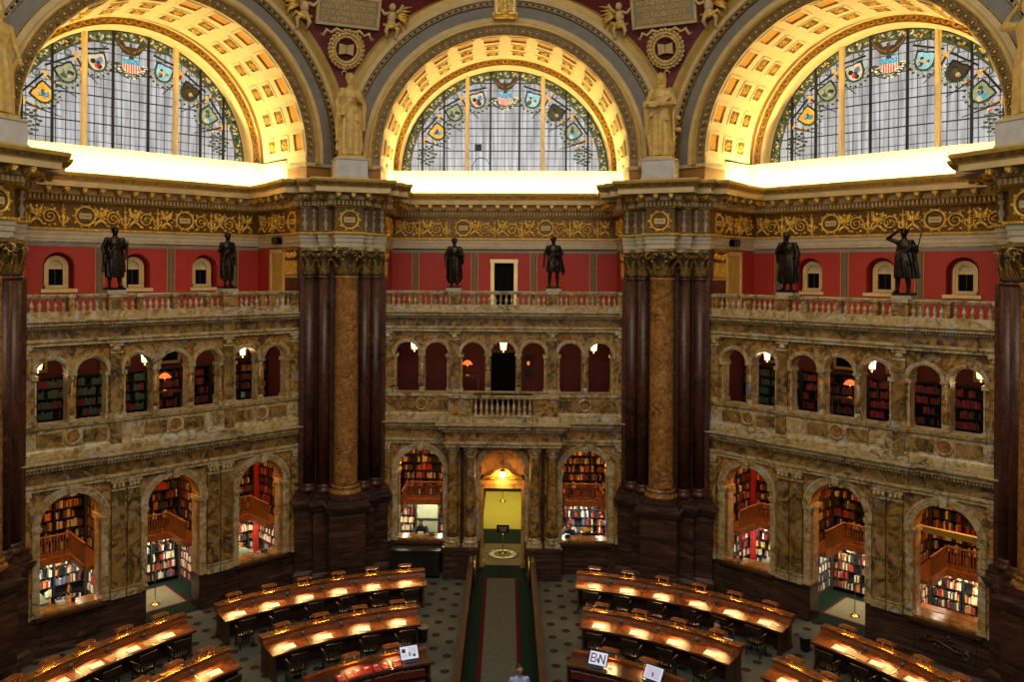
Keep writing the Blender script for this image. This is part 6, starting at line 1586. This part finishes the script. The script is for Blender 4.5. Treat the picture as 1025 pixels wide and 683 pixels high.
# ---------------- people
def person(Mx,lab,kind,shirt,trou,hair):
    F=Fig(); F.mb_extra=[]; S=M['skin']; K=M[shirt]; Q=M[trou]; H=M[hair]
    if kind=='stand':
        F.cap((0,0,1.44),(0,-.02,1.54),.055,.052,S); head(F,(0,-.04,1.64),S,H,face=(.1,-1),hair='short')
        F.loft([(0,0,.88,.165,.12,0),(0,0,1.0,.155,.115,0),(0,-.01,1.18,.18,.125,.2),(0,0,1.34,.205,.125,.2),(0,0,1.42,.17,.09,0),(0,0,1.47,.08,.06,0)],K,fold=5,amp=.03,tw=4)
        for sd,e,h in ((-1,(-.28,.02,1.15),(-.2,-.22,1.08)),(1,(.28,.03,1.15),(.2,-.2,1.05))):
            F.cap((sd*.19,0,1.39),e,.062,.048,K); m=Vector(e)+(Vector(h)-Vector(e))*.25; F.cap(e,tuple(m),.048,.046,K); F.cap(tuple(m),h,.04,.028,S); F.hand(h,Vector(h)-Vector(e),-sd,S,.5)
        for sd in (-1,1):
            F.cap((sd*.09,0,.9),(sd*.1,-.04*sd,.48),.09,.062,Q); F.cap((sd*.1,-.04*sd,.48),(sd*.1,.03-.08*sd,.1),.058,.042,Q); F.cap((sd*.1,.05-.08*sd,.04),(sd*.11,-.14-.08*sd,.03),.042,.034,M['shoe'])
    else: # seated, leaning forward, facing -y; seat at .45
        lean=.28
        F.cap((0,-.28,1.06),(0,-.33,1.16),.055,.05,S); head(F,(-.02,-.38,1.24),S,H,face=(-.25,-1),hair='short')
        F.loft([(0,.02,.44,.18,.15,0),(0,0,.56,.17,.13,.1),(0,-.08,.74,.185,.13,.3),(0,-.17,.90,.205,.13,.3),(0,-.24,1.02,.17,.1,0),(0,-.27,1.09,.08,.06,0)],K,fold=5,amp=.03,tw=4)
        for sd,e,h in ((-1,(-.3,-.42,.84),(-.1,-.6,1.0) if kind=='chin' else (-.14,-.62,.85)),(1,(.32,-.4,.82),(.15,-.62,.84))):
            F.cap((sd*.19,-.22,1.0),e,.062,.05,K); m=Vector(e)+(Vector(h)-Vector(e))*.6; F.cap(e,tuple(m),.047,.04,K); F.cap(tuple(m),h,.034,.028,S); F.hand(h,Vector(h)-Vector(e),-sd,S,.5)
        for sd in (-1,1):
            F.cap((sd*.1,.0,.5),(sd*.13,-.42,.5),.09,.065,Q); F.cap((sd*.13,-.42,.5),(sd*.13,-.4,.1),.06,.042,Q); F.cap((sd*.13,-.38,.04),(sd*.14,-.58,.03),.042,.034,M['shoe'])
    return F.finish('person',Mx,1,.011,1,label=lab,cat='person')
M['shoe']=plain('black shoe leather',(.012,.01,.01),.4)
man=person(T((.5,4.62,.03))@Matrix.Rotation(.15,4,'Z'),'person in an open pale blue shirt walking down the central aisle','stand','shirtblue','trousers','hair')
mb=MB(); mb.box(-.035,.035,-.137,-.125,1.0,1.40,M['skin']) if 0 else mb.tube([(-.03,-.1,1.44),(-.05,-.13,1.3),(0,-.135,1.18),(.05,-.13,1.3),(.03,-.1,1.44)],.008,M['brass'],5); mb.build('lanyard',man)
mb=MB(); mb.tube([(-.07,-.13,1.65),(-.02,-.148,1.65),(.02,-.148,1.65),(.08,-.13,1.65)],.007,M['canblack'],5); mb.build('spectacles',man)
# reader behind the inner right desk, seated facing the hall centre
Mx=PIER(37.6)@loc(0,10.9); chair(37.6,10.9,'dark chair under the reader behind the inner right desk',dr=0,face=PI)
person(Mx@T((0,-.02,.0)),'person in a dark striped shirt writing, seated behind the inner right desk row','write','shirtdark','trousers','hair')
# people inside the alcoves of the middle bay
Mx=BAY(0)@loc(-3.28,1.55,.02); person(Mx@T((0,0,.25)),'person in dark clothes bent over work behind the sill left of the doorway','write','shirtdark','trousers','hair')
person(BAY(0)@loc(2.68,1.55,.22),'person in dark clothes sitting behind the sill right of the doorway','write','shirtdark','trousers','hair')
_st=None
for u,l in ((-3.28,'dark stool under the person left of the doorway'),(2.68,'dark stool under the person right of the doorway')):
    r=empty('stool',BAY(0)@loc(u,1.62),l,'stool'); mb=MB(); mb.lathe([(.19,.62),(.2,.64),(.2,.68),(.17,.69)],0,0,M['chair'],16); mb.build('seat',r)
    for a in range(4):
        mb=MB(); t=PI/4+a*PI/2; mb.tube([(.2*math.cos(t),.2*math.sin(t),0),(.12*math.cos(t),.12*math.sin(t),.63)],.018,M['chair'],6); mb.build('leg',r)
    r=empty('work_table',BAY(0)@loc(u,.9),'dark work table in front of the person '+('left' if u<0 else 'right')+' of the doorway','table'); mb=MB(); mb.box(-.7,.7,-.14,.14,1.0,1.05,M['wood']); mb.build('tabletop',r)
    for x in (-.6,.6): mb=MB(); mb.box(x-.03,x+.03,-.1,.1,0,1.0,M['wood']); mb.build('leg',r)
mb=MB(); mb.lathe([(.11,0),(.11,.01),(.015,.03),(.012,.35)],0,0,M['shelfgreen'],12); mb.lathe([(.03,.42),(.26,.36),(.27,.33),(.05,.35)],0,0,M['goldpaint'],14); mb.build('green_lamp',M=BAY(0)@loc(3.3,1.0,1.05),label='low green lamp on the table right of the doorway',cat='lamp')
mb=MB(); mb.box(-.12,.12,-.09,.09,0,.012,M['paper']); mb.build('note_paper',M=PIER(40.1)@loc(0,10.18,1.062),label='white note paper beside the reader at the end of the inner right desk',cat='paper')
# ============================================================ CAMERA, WORLD, LIGHTS
cam=bpy.data.cameras.new('camera'); co=bpy.data.objects.new('camera',cam); COL.objects.link(co)
cam.sensor_width=36; cam.sensor_fit='HORIZONTAL'; cam.lens=36*804.6/1025; cam.shift_x=(512.5-484.4)/1025; cam.shift_y=-(341.5-270.3)/1025; cam.clip_end=200
co.matrix_world=Matrix.Translation((.135,-15.6,11.7))@Matrix.Rotation(.029,4,'Z')@Matrix.Rotation(PI/2,4,'X')@Matrix.Rotation(.006,4,'Z')
bpy.context.scene.camera=co
w=bpy.data.worlds.new('world'); bpy.context.scene.world=w; w.use_nodes=True
w.node_tree.nodes['Background'].inputs['Color'].default_value=(1,.92,.80,1); w.node_tree.nodes['Background'].inputs['Strength'].default_value=.085
def area(name,Mx,sx,sy,power,color,spread=PI):
    l=bpy.data.lights.new(name,'AREA'); l.shape='RECTANGLE'; l.size=sx; l.size_y=sy; l.energy=power; l.color=color; l.spread=spread
    o=bpy.data.objects.new(name,l); COL.objects.link(o); o.matrix_world=Mx; return o
GALW=42
WARM=(1,.73,.27)
for b in (-1,0,1):
    B=BAY(b)
    # cove lamps on the cornice ledge, aimed up and back at the white parapet and vault
    area('cove_light',B@Matrix.Translation((0,2.5,15.0))@Matrix.Rotation(math.radians(180-28),4,'X'),8.2,.12,400,WARM)
    for s in (-1,1):
        area('cove_light',B@Matrix.Translation((s*4.2,2.0,15.0))@Matrix.Rotation(PI/2,4,'Z')@Matrix.Rotation(math.radians(s*-150),4,'X'),1.9,.12,105,WARM)
    # unseen warm fill added behind the balustrade, gilding frieze and flanks
    area('gallery_fill',B@Matrix.Translation((0,.75,10.25))@Matrix.Rotation(math.radians(180-28),4,'X'),8.6,.15,GALW,(1,.62,.22))
# unseen area fills added overhead and behind the viewer for assumed dome and window daylight
area('assumed_daylight_fill',Matrix.Translation((0,-3,27)),14,14,3000,(1,.88,.68))
area('assumed_daylight_fill',Matrix.Translation((0,-15,19))@Matrix.Rotation(math.radians(75),4,'X'),12,5,1300,(1,.93,.85))
vs=bpy.context.scene.view_settings; vs.view_transform='Standard'; vs.look='None'; vs.exposure=0; vs.gamma=1; vs.use_curve_mapping=False
